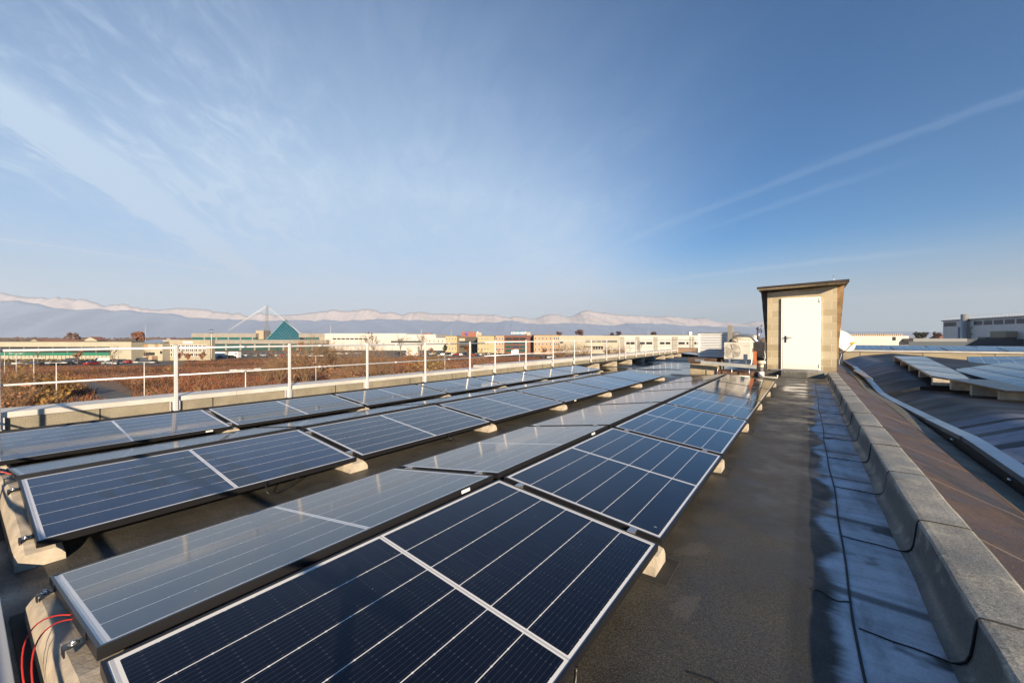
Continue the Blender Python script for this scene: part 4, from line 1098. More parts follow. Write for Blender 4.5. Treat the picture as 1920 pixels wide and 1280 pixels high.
for u, D, v, lab, seed, st, lf, w in (
  (498, 92, 668, 'low bare shrub between the second and third guardrail posts', 31, 12, None, 1.0),
  (522, 86, 655, 'tall bare shrub just left of the third guardrail post', 6, 16, None, .7),
  (548, 88, 646, 'tall bare shrub right behind the third guardrail post', 32, 18, (M_leafr, 90), .7),
  (572, 84, 640, 'tallest bare shrub just right of the third guardrail post', 7, 20, (M_leafr, 140), .7),
  (598, 120, 634, 'dense straw-coloured shrub before the white warehouse corner', 8, 30, None, .8),
  (622, 128, 640, 'second dense straw-coloured shrub before the white warehouse corner', 33, 28, None, .8),
  (640, 74, 684, 'red-twigged shrub low behind the coping left of the fourth post', 9, 18, (M_leafr, 160), 1.2),
  (660, 92, 652, 'dense bare shrub left of the fourth guardrail post', 10, 22, None, .8),
  (680, 96, 648, 'dense bare shrub touching the fourth guardrail post', 34, 20, None, .8),
  (706, 90, 650, 'bare shrub right of the fourth guardrail post', 11, 20, (M_leafr, 80), .8),
  (726, 100, 656, 'spreading bare shrub before the white warehouse', 12, 18, None, 1.1),
  (768, 104, 658, 'rust-leaved shrub left of the fifth guardrail post', 13, 12, (M_leafr, 900), .9),
  (806, 78, 660, 'yellow-green shrub right of the fifth guardrail post', 15, 14, (mat('leaf_yellow',(.26,.19,.03),.8), 300), .8),
  (760, 70, 690, 'small rust shrub low behind the coping before the fifth post', 25, 12, (M_leafr, 260), 1.2),
  (850, 110, 668, 'low tawny shrub left of the sixth guardrail post', 35, 12, (M_leafr, 200), 1.2),
  (905, 120, 664, 'low tawny shrub between the sixth and seventh guardrail posts', 36, 12, (M_leafr, 200), 1.2),
  (1050, 170, 642, 'large dense brown shrub before the cream long building', 16, 30, (M_leafr, 500), 1.2),
  (1072, 178, 640, 'second large brown shrub before the cream long building', 17, 28, None, 1.2),
  (1094, 180, 645, 'third brown shrub before the cream long building', 37, 24, (M_leafr, 300), 1.2),
  (1140, 190, 648, 'rusty shrub row left of the pilastered hall', 18, 22, (M_leafr, 900), 1.5),
  (1163, 190, 648, 'rusty shrub against the pilastered hall', 19, 18, (M_leafr, 700), 1.4)):
    bare_shrub(u, D, vt(v, D), lab, seed, st, lf, wide=w)
rsb = random.Random(77)
for k in range(18):
    u = 215 + k*34 + rsb.uniform(-9,9); D = rsb.uniform(72,150)
    bare_shrub(u, D, rsb.uniform(1.6,3.0), 'low scattered bush in the open brown field, %s from the left' % ORD[k], 300+k, 9, (M_leafr if k % 3 else M_leaf, 60) if k % 2 else None, 'scattered low bushes in the field', 'field_bush', 1.4)
def bare_tree(u, D, vtop, label, seed, leaf=None):
    h = ZV(vtop, D) - GZ; rs = random.Random(seed); root = empty('bare_tree', PT(u,D)); tag(root, label, 'tree', 'bare trees before the buildings')
    mb = MB(); mb.tube([(0,0,-.1),(.05,0,h*.2),(0,.05,h*.4)], [h*.022,h*.018,h*.014], 6); obj('trunk', mb, M_bark, root)
    mb = MB()
    for k in range(9):
        a = rs.uniform(0,6.28); l = rs.uniform(.15,.8); branches(rs, mb, Vector((0,0,h*rs.uniform(.25,.42))), Vector((math.cos(a)*l,math.sin(a)*l,1)).normalized(), h*rs.uniform(.3,.5), h*.008, 2)
    obj('crown', mb, M_bark, root, fixn=False)
    if leaf:
        lf = MB()
        for k in range(leaf[1]):
            c = Vector(mb.v[rs.randrange(len(mb.v))]); s = rs.uniform(.15,.4); a = Vector((rs.uniform(-1,1),rs.uniform(-1,1),rs.uniform(-1,1))).normalized()*s; b_ = a.cross(Vector((rs.uniform(-1,1),.3,1))).normalized()*s
            lf.quad(c-a-b_, c+a-b_, c+a+b_, c-a+b_)
        obj('leaves', lf, leaf[0], root, fixn=False)
for k, (u, D, v, lab, lf) in enumerate(((211,150,646,'bare tree before the right end of the green-banded factory',None),(70,150,655,'bare tree before the green-banded factory at left',None),(145,152,654,'bare brown tree before the middle of the green-banded factory',(M_leafr,70)),
        (277,165,655,'small bare tree before the cream link block',None),(335,165,660,'reddish bare tree before the windowed cream office, left one',(M_leafr,70)),(352,166,662,'reddish bare tree before the windowed cream office, middle one',(M_leafr,70)),(380,168,660,'reddish bare tree before the windowed cream office, right one',(M_leafr,70)),
        (427,196,655,'young bare tree before the white trailers',None),(480,200,652,'bare tree before the grey pyramid building, left one',None),(540,196,645,'bare tree before the pyramid',(M_leafr,120)),(565,200,640,'bare tree at the right of the pyramid',(M_leafr,100)),
        (700,200,624,'reddish bare tree before the white warehouse',(M_leafr,70)),(751,220,626,'dark-crowned tree before the white warehouse',None),(790,230,620,'thin bare tree rising over the white warehouse',None),
        (878,235,648,'orange-leaved tree between yellow and cream offices',(mat('leaf_orange',(.22,.085,.02),.8),900)),(902,230,652,'bare tree before the cream office wing',None),(935,230,650,'bare tree before the pinkish office wing',None),(1020,200,650,'bare tree before the orange office',(M_leafr,70)),(1000,205,655,'bare tree right of the dark red glass block',None),
        (810,225,652,'orange bare tree before the small white building',(M_leafr,70)),(1200,230,640,'bare tree before the white pilastered hall',None))):
    bare_tree(u, D, v, lab, 100+k, lf)
def leafy(name, u, D, vt, vb, wpx, color, label, seed, n=900, group=None):
    rs = random.Random(seed); zb = ZV(vb, D); zt = ZV(vt, D); root = empty(name, PT(u,D)); tag(root, label, 'tree', group)
    w = wpx/FPX*D/2; H = zt-GZ; zb_ = zb-GZ
    t = MB(); t.tube([(0,0,-.1),(0,0,zb_+.3*(H-zb_))], [w*.10+.1, w*.05+.05], 6); obj('trunk', t, M_bark, root)
    lf = MB(); cl = [(Vector((rs.uniform(-.6,.6)*w, rs.uniform(-.6,.6)*w, zb_+(H-zb_)*rs.uniform(.2,.85))), rs.uniform(.25,.5)*w) for _ in range(14)]
    for k in range(n):
        c0, rr = cl[rs.randrange(len(cl))]
        d = Vector((rs.gauss(0,1),rs.gauss(0,1),rs.gauss(0,1))).normalized()*rr*rs.uniform(.5,1.1); c = c0 + d
        s = w*rs.uniform(.05,.13); a = Vector((rs.uniform(-1,1),rs.uniform(-1,1),rs.uniform(-1,1))).normalized()*s; b_ = a.cross(Vector((rs.uniform(-1,1),rs.uniform(-1,1),1))).normalized()*s
        lf.quad(c-a-b_, c+a-b_, c+a+b_, c-a+b_)
    obj('crown', lf, mat('crown_'+name+str(seed), color, .9), root, fixn=False)
leafy('rust_tree', 260, 330, 622, 640, 21, (.20,.08,.042), 'rust-brown tree rising behind the cream link block', 1)
leafy('brown_tree', 1086, 420, 616, 631, 15, (.14,.075,.06), 'reddish-brown tree above the long cream roof', 2)
leafy('brown_tree', 1048, 430, 622, 631, 12, (.13,.08,.07), 'faint brown tree above the orange office roof', 3)
leafy('brown_tree', 1160, 430, 621, 631, 10, (.10,.06,.055), 'dark tree above the pilastered hall, left one', 4)
leafy('brown_tree', 1148, 440, 623, 631, 8, (.10,.07,.07), 'small grey tree above the pilastered hall', 5)
leafy('brown_tree', 1226, 430, 622, 631, 12, (.10,.065,.06), 'dark tree above the pilastered hall, right one', 6)
leafy('conifer', 835, 250, 644, 659, 10, (.035,.05,.018), 'dark green conifer left of the yellow office', 7)
leafy('brown_tree', 137, 420, 625, 637, 22, (.17,.11,.085), 'brown tree behind the green-banded factory roof', 8)
leafy('dark_tree', 1758, 300, 621, 634, 14, (.11,.06,.045), 'reddish tree left of the grey hall at right', 9)
leafy('dark_tree', 1725, 300, 624, 634, 22, (.05,.055,.035), 'greenish tree between cream building and grey hall', 10)
# far woods on the plain
def far_wood():
    rs = np.random.RandomState(9); N = 9000
    u = -150 + 2250*rs.rand(N); D = 520 + 1300*rs.rand(N)**1.5
    a = (u-960)/FPX*D; X = FW.x*D + RT.x*a; Y = FW.y*D + RT.y*a
    gate = np.sin(u*.021)+np.sin(u*.053+D*.01)+np.sin(D*.02)
    h = 5 + 7*rs.rand(N); k = gate > -.6; X, Y, h, D = X[k], Y[k], h[k], D[k]; N = len(X)
    V = np.zeros((N,4,3)); w = 2.5 + 3*rs.rand(N)
    for i, (sx_, zz) in enumerate(((-1,0),(1,0),(.6,1),(-.5,.92))):
        V[:,i,0] = X+RT.x*w*sx_+rs.randn(N)*.6; V[:,i,1] = Y+RT.y*w*sx_+rs.randn(N)*.6; V[:,i,2] = GZ+h*zz
    me = bpy.data.meshes.new('far_wood'); me.from_pydata(V.reshape(-1,3).tolist(), [], np.arange(N*4).reshape(-1,4).tolist())
    for nm, c in (('wood_a',(.075,.05,.045)),('wood_b',(.055,.05,.045)),('wood_c',(.10,.065,.05))): me.materials.append(mat(nm, c, .95))
    me.polygons.foreach_set('material_index', rs.randint(0,3,N).astype(np.int32))
    o = bpy.data.objects.new('far_wood', me); col.objects.link(o); tag(o, kind='stuff')
far_wood()

# ------------------------------------------------------------------ buildings
class Bld:
    def __init__(s, name, label, cat, u0, D, turn=0.0):
        s.u0, s.D = u0, D; s.root = empty(name, PT(u0, D), YAW+turn); tag(s.root, label, cat)
    def X(s, u): return (u-s.u0)/FPX*s.D
    def Z(s, v): return ZV(v, s.D) - GZ
    def box(s, name, u0, u1, v0, v1, y0, y1, m, parent=None, bevel=0):
        mb = MB(); zb = 0 if v1 is None else s.Z(v1); mb.box(s.X(u0), s.X(u1), y0, y1, zb, s.Z(v0)); return obj(name, mb, m, parent or s.root)
    def win(s, u0, u1, v0, v1, m, frame=None, name='window', y=0.0):
        return s.box(name, u0, u1, v0, v1, y-.06, y+.02, m)
M_glassd = mat('window_dark', (.025,.028,.032), .12); M_glassg = mat('window_green', (.02,.07,.065), .12); M_glassb = mat('window_blue', (.03,.05,.075), .12)
M_cream = mat('wall_cream', (.36,.335,.265), .85, noise=(.3,.06)); M_cream2 = mat('wall_sand', (.31,.275,.205), .85, noise=(.3,.08)); M_bwhite = mat('wall_white', (.46,.445,.41), .85, noise=(.2,.05))
M_yel = mat('wall_yellow', (.40,.315,.18), .85, noise=(.3,.05)); M_pink = mat('wall_pinkish', (.38,.26,.175), .85, noise=(.3,.06)); M_orng = mat('wall_orange', (.39,.265,.165), .85, noise=(.3,.06))
M_grey = mat('wall_grey', (.24,.225,.20), .7, noise=(.3,.08)); M_teal = mat('glass_teal', (.015,.10,.10), .15); M_greenp = mat('green_panel', (.02,.17,.11), .4); M_roofd = mat('roof_dark', (.07,.06,.05), .8)
M_redb = mat('wall_darkred', (.13,.045,.032), .7, noise=(.3,.1)); M_tile = mat('roof_tile', (.20,.085,.055), .85); M_hall = mat('hall_grey', (.60,.62,.62), .6, noise=(.4,.06)); M_bluep = mat('blue_door', (.012,.06,.22), .45)

b = Bld('factory', 'long cream factory with green glazed band at far left', 'building', -90, 172)
b.box('wall', -90, 246, 640.5, None, 0, 6, M_cream); b.box('roof_edge', -91, 247, 639.4, 640.5, -.2, 6.2, M_roofd)
for i in range(12):
    a_ = -90+i*27; 
    if a_+26 < 232: b.win(a_+.4, a_+26.4, 650.0, 654.2, M_glassd)
for i in range(12):
    a_ = -90+i*27
    if a_+26 < 232: b.win(a_+.4, a_+26.4, 655.5, 660.8, M_glassd); b.box('green_panel', a_+.3, a_+26.7, 661, 666.2, -.08, .02, M_greenp)
for i in range(42):
    a_ = -90+i*7.6
    if a_ < 228: b.box('mullion', a_, a_+.5, 666.4, 672, -.1, .02, M_roofd)
hd_ = MB(); w_ = (232+90)/FPX*169; hd_.box(0, w_, -1, 1, 0, 1.3)
hg = empty('hedge', PT(-90,168), YAW); tag(hg, 'clipped ochre hedge along the foot of the green-banded factory', 'hedge'); 
rs = random.Random(4); lf = MB()
for k in range(2600):
    c = Vector((rs.uniform(0,w_), rs.uniform(-1,.6), rs.uniform(0,1.35))); s = rs.uniform(.1,.25); a = Vector((rs.uniform(-1,1),rs.uniform(-1,1),rs.uniform(-1,1))).normalized()*s; b_ = a.cross(Vector((rs.uniform(-1,1),.4,1))).normalized()*s
    lf.quad(c-a-b_,c+a-b_,c+a+b_,c-a+b_)
obj('foliage', lf, mat('hedge_ochre', (.11,.075,.02), .9), hg, fixn=False)
b = Bld('link_block', 'cream link block with sloping solar roof between factory and office', 'building', 247, 178)
b.box('wall', 247, 304.5, 643, None, 0, 12, M_cream)
mb = MB(); x0, x1 = b.X(245.5), b.X(305); mb.hexa([(x0,-.8,b.Z(643.6)),(x1,-.8,b.Z(643.6)),(x1-1.5,12,b.Z(637.2)),(x0,12,b.Z(637.2))],[(x0,-.8,b.Z(642.6)),(x1,-.8,b.Z(642.6)),(x1-1.5,12,b.Z(636.4)),(x0,12,b.Z(636.4))]); obj('solar_roof', mb, mat('solar_roof_grey', (.16,.18,.22), .25), b.root)
for u in (252, 270, 290): b.win(u, u+7, 645, 652, mat('window_brown', (.30,.20,.12), .3))
b.win(247.5, 272, 660, 675, M_glassd, name='entrance'); b.win(273, 290, 660.5, 666, M_glassd); b.win(300, 304, 658, 663, M_glassd)
b.box('porch', 279, 296, 667, 674, -3, 0, M_pink)
b = Bld('office', 'sand-coloured office with rows of white-framed windows and a white roof sign', 'building', 305, 182)
b.box('wall', 305, 394, 637.2, None, 0, 3, M_cream2)
for r_, (v0, v1) in enumerate(((646.5,651.5),(654.5,658.5),(662,667.5))):
    for i in range(9):
        u = 316.5 + i*7.9
        if u > 387: continue
        f = b.box('window', u, u+6.6, v0-.5, v1+.5, -.05, .02, M_white); b.box('pane', u+.5, u+2.8, v0, v1, -.08, -.05, M_glassd, f); b.box('pane', u+3.5, u+6.1, v0, v1, -.08, -.05, M_glassd, f)
b.box('sign_board', 343.5, 361, 640, 643.6, -.15, -.02, M_white)
b = Bld('pyramid_centre', 'grey business centre with blue-green glass pyramid and lattice mast', 'building', 348, 330)
b.box('upper_wall', 348, 471, 624.6, 632.3, 6, 40, M_grey); b.box('upper_glazing', 349, 470, 632.3, 637.2, 6.5, 30, M_teal); b.box('lower_wall', 395, 612, 637, 644.5, 0, 50, M_grey)
b.box('lower_glazing', 396, 611, 644.5, None, 1.2, 50, M_glassg); b.box('side_wall', 348, 396, 637.2, 643.5, 3, 30, mat('wall_grey_dark', (.15,.15,.15), .7)); b.box('side_glazing', 348, 396, 643.5, None, 3.5, 30, M_teal)
b.box('right_wing', 553, 608.5, 625, 632.4, 6, 40, M_grey); b.box('right_glazing', 566, 592, 632.4, 637, 6.5, 30, M_teal); b.box('wing_end', 592, 609, 632.4, 644, 6, 30, M_cream2)
for i in range(7): b.box('pier', 421+i*27, 424+i*27, 644.5, None, .6, 1.6, M_grey)
b.box('core', 465, 480, 619, 636, 10, 20, mat('core_tan', (.33,.28,.21), .8))
for i in range(5): b.box('mullion', 371+i*23, 373.2+i*23, 632.3, 637.2, 6.2, 6.5, M_grey)
apx = Vector((b.X(515.5), 16, b.Z(597))); zb_ = b.Z(637)
A_, B_, C_ = Vector((b.X(477),14,zb_)), Vector((b.X(497.5),1.5,zb_)), Vector((b.X(556),12,zb_)); D_ = Vector((b.X(536),26,zb_))
mb = MB(); mb.add([A_,B_,apx],[(0,1,2)],0); mb.add([B_,C_,apx],[(0,1,2)],0); mb.add([C_,D_,apx],[(0,1,2)],0); mb.add([D_,A_,apx],[(0,1,2)],0)
pyr = obj('glass_pyramid', mb, mat('pyramid_glass', (.005,.058,.088), .2, 0, .5), b.root)
gl = MB()
for (P, Q, n_) in ((B_, C_, 12), (A_, B_, 7)):
    for i in range(n_+1):
        e = P.lerp(Q, i/n_)
        # rafters parallel to the two edges
        gl.tube([e, apx.lerp(Q, i/n_)], .06, 3); gl.tube([e, apx.lerp(P, 1-i/n_)], .05, 3)
    for j in range(1, 11): gl.tube([P.lerp(apx,j/11), Q.lerp(apx,j/11)], .05, 3)
obj('glazing_bars', gl, mat('bar_pale', (.20,.38,.42), .5), pyr, fixn=False)
ms = MB(); mx_, my_ = b.X(484.5), 12
for sx_ in (-1,1):
    for sy_ in (-1,1): ms.tube([(mx_+sx_*1.9,my_+sy_*1.9,zb_),(mx_+sx_*.5,my_+sy_*.5,b.Z(572)),(mx_,my_,b.Z(569))], .13, 4)
for j in range(17):
    q = j/17; q2 = (j+1)/17; w0, w1 = 1.9-1.4*q, 1.9-1.4*q2; z0 = zb_+(b.Z(572)-zb_)*q; z1 = zb_+(b.Z(572)-zb_)*q2
    for sg in (-1,1): ms.tube([(mx_-w0*sg,my_-w0,z0),(mx_+w1*sg,my_-w1,z1)], .06, 3); ms.tube([(mx_-w0*sg,my_+w0,z0),(mx_+w1*sg,my_+w1,z1)], .06, 3)
    ms.tube([(mx_-w0,my_-w0,z0),(mx_+w0,my_-w0,z0)], .06, 3)
obj('lattice_mast', ms, mat('mast_grey', (.22,.22,.23), .5), b.root, fixn=False)
cbm = MB()
def truss(p, q, r, w, n=14):
    p, q = Vector(p), Vector(q); off = Vector((0,0,w)); cbm.tube([p,q], r, 4); cbm.tube([p-off,q-off], r*.7, 4)
    for i in range(n): cbm.tube([p.lerp(q,i/n)-off*(i%2), p.lerp(q,(i+1)/n)-off*((i+1)%2)], r*.45, 3)
truss((mx_,my_,b.Z(570)), (b.X(414.5),8,b.Z(619)), .10, .9); truss((b.X(489),my_,b.Z(575.5)), (b.X(554),10,b.Z(626)), .08, .7)
cbm.tube([(b.X(489),my_,b.Z(575)),(b.X(489),my_,b.Z(615))], .06, 3); cbm.tube([(b.X(494),my_,b.Z(577)),(b.X(494),my_,b.Z(612))], .06, 3)
obj('stay_truss', cbm, mat('truss_white', (.72,.70,.68), .5), b.root, fixn=False)

b = Bld('warehouse', 'long white flat-roofed warehouse right of the pyramid', 'building', 609, 335)
b.box('wall', 609, 762, 625, None, 0, 60, M_bwhite); b.box('upper_volume', 762, 816, 626.5, None, 2, 60, M_bwhite); b.box('right_wing', 700, 838, 633.5, None, -3, 10, M_bwhite)
for i in range(8): b.win(624+i*8.2, 630.5+i*8.2, 633.8, 636.4, M_glassd)
b.box('strip_window', 735, 792, 639, 642, -3.1, -3, M_glassd)
for u in (807,815,823,830.5): b.win(u-.7, u+.7, 638.2, 640.8, M_glassd, y=-3.05)
b.box('roof_vents', 790, 806, 624.5, 626.5, 5, 12, M_tile)
b = Bld('container', 'cream metal storage container before the white warehouse', 'container', 762, 232); b.box('body', 762, 783, 650, None, 0, 5, M_bwhite); b.box('door', 763, 769, 651, 661, -.1, 0, M_cream)
def wing(name, label, u0, u1, vt, D, wall, rows, cols, wm, us=None, ww=2.3, wh=3.4, depth=18):
    b = Bld(name, label, 'building', u0, D); b.box('wall', u0, u1, vt, None, 0, depth, wall); b.box('roof_edge', u0-.3, u1+.3, vt-.5, vt, -.25, depth+.2, M_roofd)
    for v in rows:
        for i in range(cols):
            u = (us[i] if us else u0 + (u1-u0)*(i+.5)/cols)
            f = b.box('window', u-ww/2-.25, u+ww/2+.25, v-.3, v+wh+.3, -.05, .02, M_white); b.box('pane', u-ww/2, u+ww/2, v, v+wh, -.1, -.05, wm, f)
    return b
wing('yellow_office', 'small yellow office wing beside the dark green conifer', 835.5, 856.5, 629.5, 262, M_yel, (633.5,643,651.5), 4, M_glassd, ww=1.7)
b = Bld('brown_office', 'dark brown office with red-brown rooftop hoarding and blue logo', 'building', 857, 275)
b.box('wall', 857, 896, 631.5, None, 0, 18, M_roofd); b.box('strip_window', 857.5, 895, 640, 643.5, -.1, 0, M_glassd); b.box('strip_window', 857.5, 895, 648, 651.5, -.1, 0, M_glassd)
b.box('pale_panel', 861, 872, 634, 639, -.2, 0, M_cream); hb = b.box('hoarding', 864.5, 892, 621.8, 631.5, .5, 1.5, mat('hoarding_red', (.24,.085,.06), .7, noise=(.4,.1)))
lg = MB(); c = Vector((b.X(874.5), .48, b.Z(626)))
lg.lathe([(.7,0),(1.15,0),(1.15,.05),(.7,.05)], c, 18, axis=(0,-1,0)); lg.tube([(c.x-1.2,c.y-.03,c.z),(c.x+1.2,c.y-.03,c.z)], .16, 6); lg.tube([(c.x,c.y-.03,c.z-1.1),(c.x,c.y-.03,c.z+1.1)], .16, 6)
obj('logo', lg, mat('logo_blue', (.02,.09,.45), .5), hb); b.box('lift_house', 892, 902.5, 623, 632, 2, 8, M_cream); b.box('lift_mast', 894.5, 896, 621.3, 624, 2, 3, M_white)
wing('cream_office', 'three-storey pale yellow office left of the dark red glass block', 895.5, 928.5, 629.5, 258, M_yel, (633.2,642.5,652), 4, M_glassd, us=[898,903.8,909.4,915], ww=1.9)
wing('pink_office', 'three-storey pinkish office wing touching the dark red glass block', 928.8, 945.5, 629, 256, M_pink, (633,642.5,652.5), 3, M_glassb, ww=2.4)
b = Bld('glass_office', 'dark red glass-fronted office with a blue and white roof sign', 'building', 946, 258)
b.box('wall', 946, 1000.5, 628.5, None, 0, 18, M_redb)
for r_, v in enumerate((633,640.5,648,655)):
    for i in range(3): b.win(947.5+i*13.3, 959.8+i*13.3, v, v+4.4, (M_glassg if i % 2 == 0 else M_glassb) if r_ else M_glassd)
b.box('brown_bay', 988, 1000, 641, None, -.12, 0, mat('bay_brown', (.20,.085,.045), .7, noise=(.5,.2)))
sg = b.box('sign_board', 961.5, 983.2, 621, 628, 1.2, 1.6, mat('sign_blue', (.015,.115,.22), .5))
tx = bpy.data.curves.new('sign_text', 'FONT'); tx.body = 'CONE\u2022MSMP'; tx.size = 1.75; tx.extrude = .03; tx.align_x = 'CENTER'; tx.align_y = 'CENTER'; tx.offset = .03
to = bpy.data.objects.new('lettering_curve', tx); col.objects.link(to); bpy.context.view_layer.update()
tme = bpy.data.meshes.new_from_object(to.evaluated_get(bpy.context.evaluated_depsgraph_get())); bpy.data.objects.remove(to)
to = bpy.data.objects.new('lettering', tme); col.objects.link(to); to.parent = sg; to.location = (b.X(972.8), 1.13, b.Z(624.4)); to.rotation_euler = (math.pi/2,0,0); tme.materials.clear(); tme.materials.append(M_white)
b.box('lift_house', 988, 995, 622.5, 628.6, 3, 9, M_cream); b.box('lift_shade', 985.5, 988, 622.8, 628.6, 3.2, 9, M_tile)
wing('orange_office', 'three-storey orange office right of the dark red glass block', 1001, 1048, 628, 252, M_orng, (632.5,643,653), 8, M_glassb, us=[1004.5,1011,1018,1025,1032.5,1039.5,1043.5,1047], ww=2.6)
b = Bld('cream_hall', 'long cream low hall behind brown shrubs', 'building', 1048.5, 260)
b.box('wall', 1048.5, 1162, 629, None, 0, 40, M_cream)
for i in range(5): b.win(1098+i*10.2, 1106.5+i*10.2, 637.6, 641.2, M_glassd)
b.win(1137.5,1157,637.6,641.2,M_glassd); b.win(1050,1056,640.5,643.5,M_glassd)
b.box('awning', 1096, 1132, 647.4, 648.6, -2, 0, M_bwhite)
for i in range(4): b.win(1112+i*5, 1115.5+i*5, 649, 656, M_glassd, name='door')
b = Bld('pilaster_hall', 'long white industrial hall with grey pilasters', 'building', 1162, 268)
b.box('wall', 1162, 1420, 628, None, 0, 50, M_bwhite); b.box('roof_edge', 1162, 1420, 627.5, 628.2, -.2, 50, M_roofd)
for i, (u0, u1) in enumerate(((1162.5,1170.5),(1192,1199),(1225.5,1233),(1260,1271),(1293,1296),(1298,1301.5))): b.box('pilaster', u0, u1, 631, None, -.3, 0, mat('pilaster_grey', (.27,.26,.22), .8))
for (u0, u1) in ((1173,1181),(1182,1190),(1200,1209),(1211,1223),(1236,1246),(1248,1257),(1272,1284),(1287,1291),(1302,1306),(1307.5,1312)): b.win(u0, u1, 641, 645.5, M_glassd)
b.box('roof_cube', 1297, 1302.5, 622, 628, 4, 6, M_white)
# houses far behind the factory
for k, (u0, u1, vt, ve, D, wm) in enumerate(((54,74,636,639.5,400,M_cream),(157,182,631.5,637.5,390,M_cream),(75,140,636,640,380,M_tile),(308,324,633.5,637,460,M_cream2),(285,303,634.5,637,470,M_tile),(1762,1780,627,634,420,M_tile))):
    b = Bld('house', '%s house %s' % (('pale gabled','larger pale gabled','long red-roofed','sandy','low red-roofed','small red-roofed')[k], ('behind the left part of the factory roof','behind the right part of the factory roof','showing its roof above the factory','between factory and grey centre','left of the sandy house','left of the grey hall at right')[k]), 'house', u0, D)
    x0, x1 = b.X(u0), b.X(u1); zt, ze = b.Z(vt), b.Z(ve); xm = (x0+x1)/2
    if wm is M_tile:
        mb = MB(); mb.box(x0,x1,0,10,0,ze); obj('wall', mb, M_cream2, b.root); mb = MB(); mb.hexa([(x0-.5,-.6,ze),(x1+.5,-.6,ze),(x1+.5,10.6,ze),(x0-.5,10.6,ze)],[(x0+1,5,zt),(x1-1,5,zt),(x1-1,5.2,zt),(x0+1,5.2,zt)]); obj('roof', mb, M_tile, b.root)
    else:
        mb = MB(); mb.prism([(x0+.3,0),(x1-.3,0),(x1-.3,ze),(xm,zt-.25),(x0+.3,ze)], 0, 10); obj('wall', mb, wm, b.root)
        mb = MB(); mb.hexa([(x0-.3,-.4,ze-.3),(xm,-.4,zt-.2),(xm,10.4,zt-.2),(x0-.3,10.4,ze-.3)],[(x0-.3,-.4,ze),(xm,-.4,zt+.1),(xm,10.4,zt+.1),(x0-.3,10.4,ze)]); mb.hexa([(xm,-.4,zt-.2),(x1+.3,-.4,ze-.3),(x1+.3,10.4,ze-.3),(xm,10.4,zt-.2)],[(xm,-.4,zt+.1),(x1+.3,-.4,ze),(x1+.3,10.4,ze),(xm,10.4,zt+.1)]); obj('roof', mb, M_tile, b.root)
# right-hand neighbours
b = Bld('cream_shop', 'cream flat building behind the satellite dish with slatted rooflights', 'building', 1586, 110)
b.box('wall', 1586, 1704, 629.6, None, 0, 4, M_bwhite); b.box('window', 1673, 1679, 631.5, 638, -.1, 0, M_glassd)
for i in range(28): b.box('rooflight', 1588+i*4.0, 1590.6+i*4.0, 625.8, 629.6, 1, 3, M_pink if i % 2 else M_cream2)
mb = MB(); b.box('dark_roof', 1692, 1790, 634.5, 640, -3, -.2, mat('roof_bluegrey', (.16,.17,.18), .5))
b = Bld('grey_hall', 'large blue-grey industrial hall with window strip, chimney and blue door', 'building', 1768, 150, -R(108.1))
def HX(u):
    k = (u-960)/FPX; return (159.5-150*k)/(.311-.95*k)
def hz_(v): return -(v-633.8)/FPX*150 + CAMZ - GZ          # heights as read at the far corner
def hbox(name, u0, u1, v0, v1, y0, y1, m, parent=None):
    mb = MB(); mb.box(HX(u0), HX(u1), y0, y1, 0 if v1 is None else hz_(v1), hz_(v0)); return obj(name, mb, m, parent or b.root)
mb = MB(); mb.box(0, 62, 0, 40, 0, hz_(601.5)); obj('wall', mb, M_hall, b.root)
mb = MB(); mb.box(-.4, 62, -.4, 0, hz_(602.4), hz_(600.6)); obj('gutter', mb, mat('gutter_grey',(.30,.30,.30),.5), b.root)
for i in range(8): hbox('window', 1770.2+i*2.9, 1772.4+i*2.9, 605, 612.3, -.06, .02, M_glassd)
for i in range(9):
    x = HX(1826)+i*4.1; mb = MB(); mb.box(x, x+3.4, -.06, .02, hz_(612), hz_(605)); obj('window', mb, M_glassb, b.root)
hbox('blue_door', 1797, 1811.5, 614.5, None, -.12, 0, M_bluep); hbox('door_frame', 1795.8, 1812.6, 613.2, None, -.06, 0, mat('frame_pale', (.36,.40,.42), .5))
ch = MB(); ch.lathe([(.9,0),(.9,hz_(592.5)),(.75,hz_(592.5)),(0,hz_(592.5))], (HX(1815.8),-1.1,0), 20); obj('chimney', ch, mat('chimney_steel', (.40,.39,.36), .35, .5), b.root)
rl = MB()
for i in range(62): rl.tube([(i+.2,.5,hz_(601.5)),(i+.2,.5,hz_(596))], .035, 3)
for v in (596, 598.8): rl.tube([(0,.5,hz_(v)),(62,.5,hz_(v))], .04, 3)
obj('roof_railing', rl, M_white, b.root, fixn=False)
pp = MB(); xq = HX(1821); pp.tube([(xq,-.3,hz_(636)),(xq,-.3,hz_(616))], .06, 4); pp.tube([(xq,-.3,hz_(616)),(xq+1,-.3,hz_(616))], .1, 4); pp.tube([(xq,-.3,hz_(627)),(xq+1,-.3,hz_(627))], .1, 4); obj('pipework', pp, M_redb, b.root)
b = Bld('box_unit', 'pale boxy rooftop unit before the grey hall at right', 'rooftop unit', 1886, 120); b.box('body', 1886, 1913, 620.5, 632.5, 0, 4, M_cream2); b.box('stand', 1884, 1918, 632.5, None, .3, 4, M_roofd); b.box('side', 1913.3, 1918, 624, 632.4, .2, 4, M_grey)
b = Bld('flat_block', 'grey flat-roofed block in front of the grey hall', 'building', 1690, 118); b.box('wall', 1690, 2100, 635.3, None, 0, 4, mat('wall_bluegrey', (.045,.060,.078), .7)); b.box('tank', 1855, 1864, 631.8, 635.3, 1, 3, M_teal)

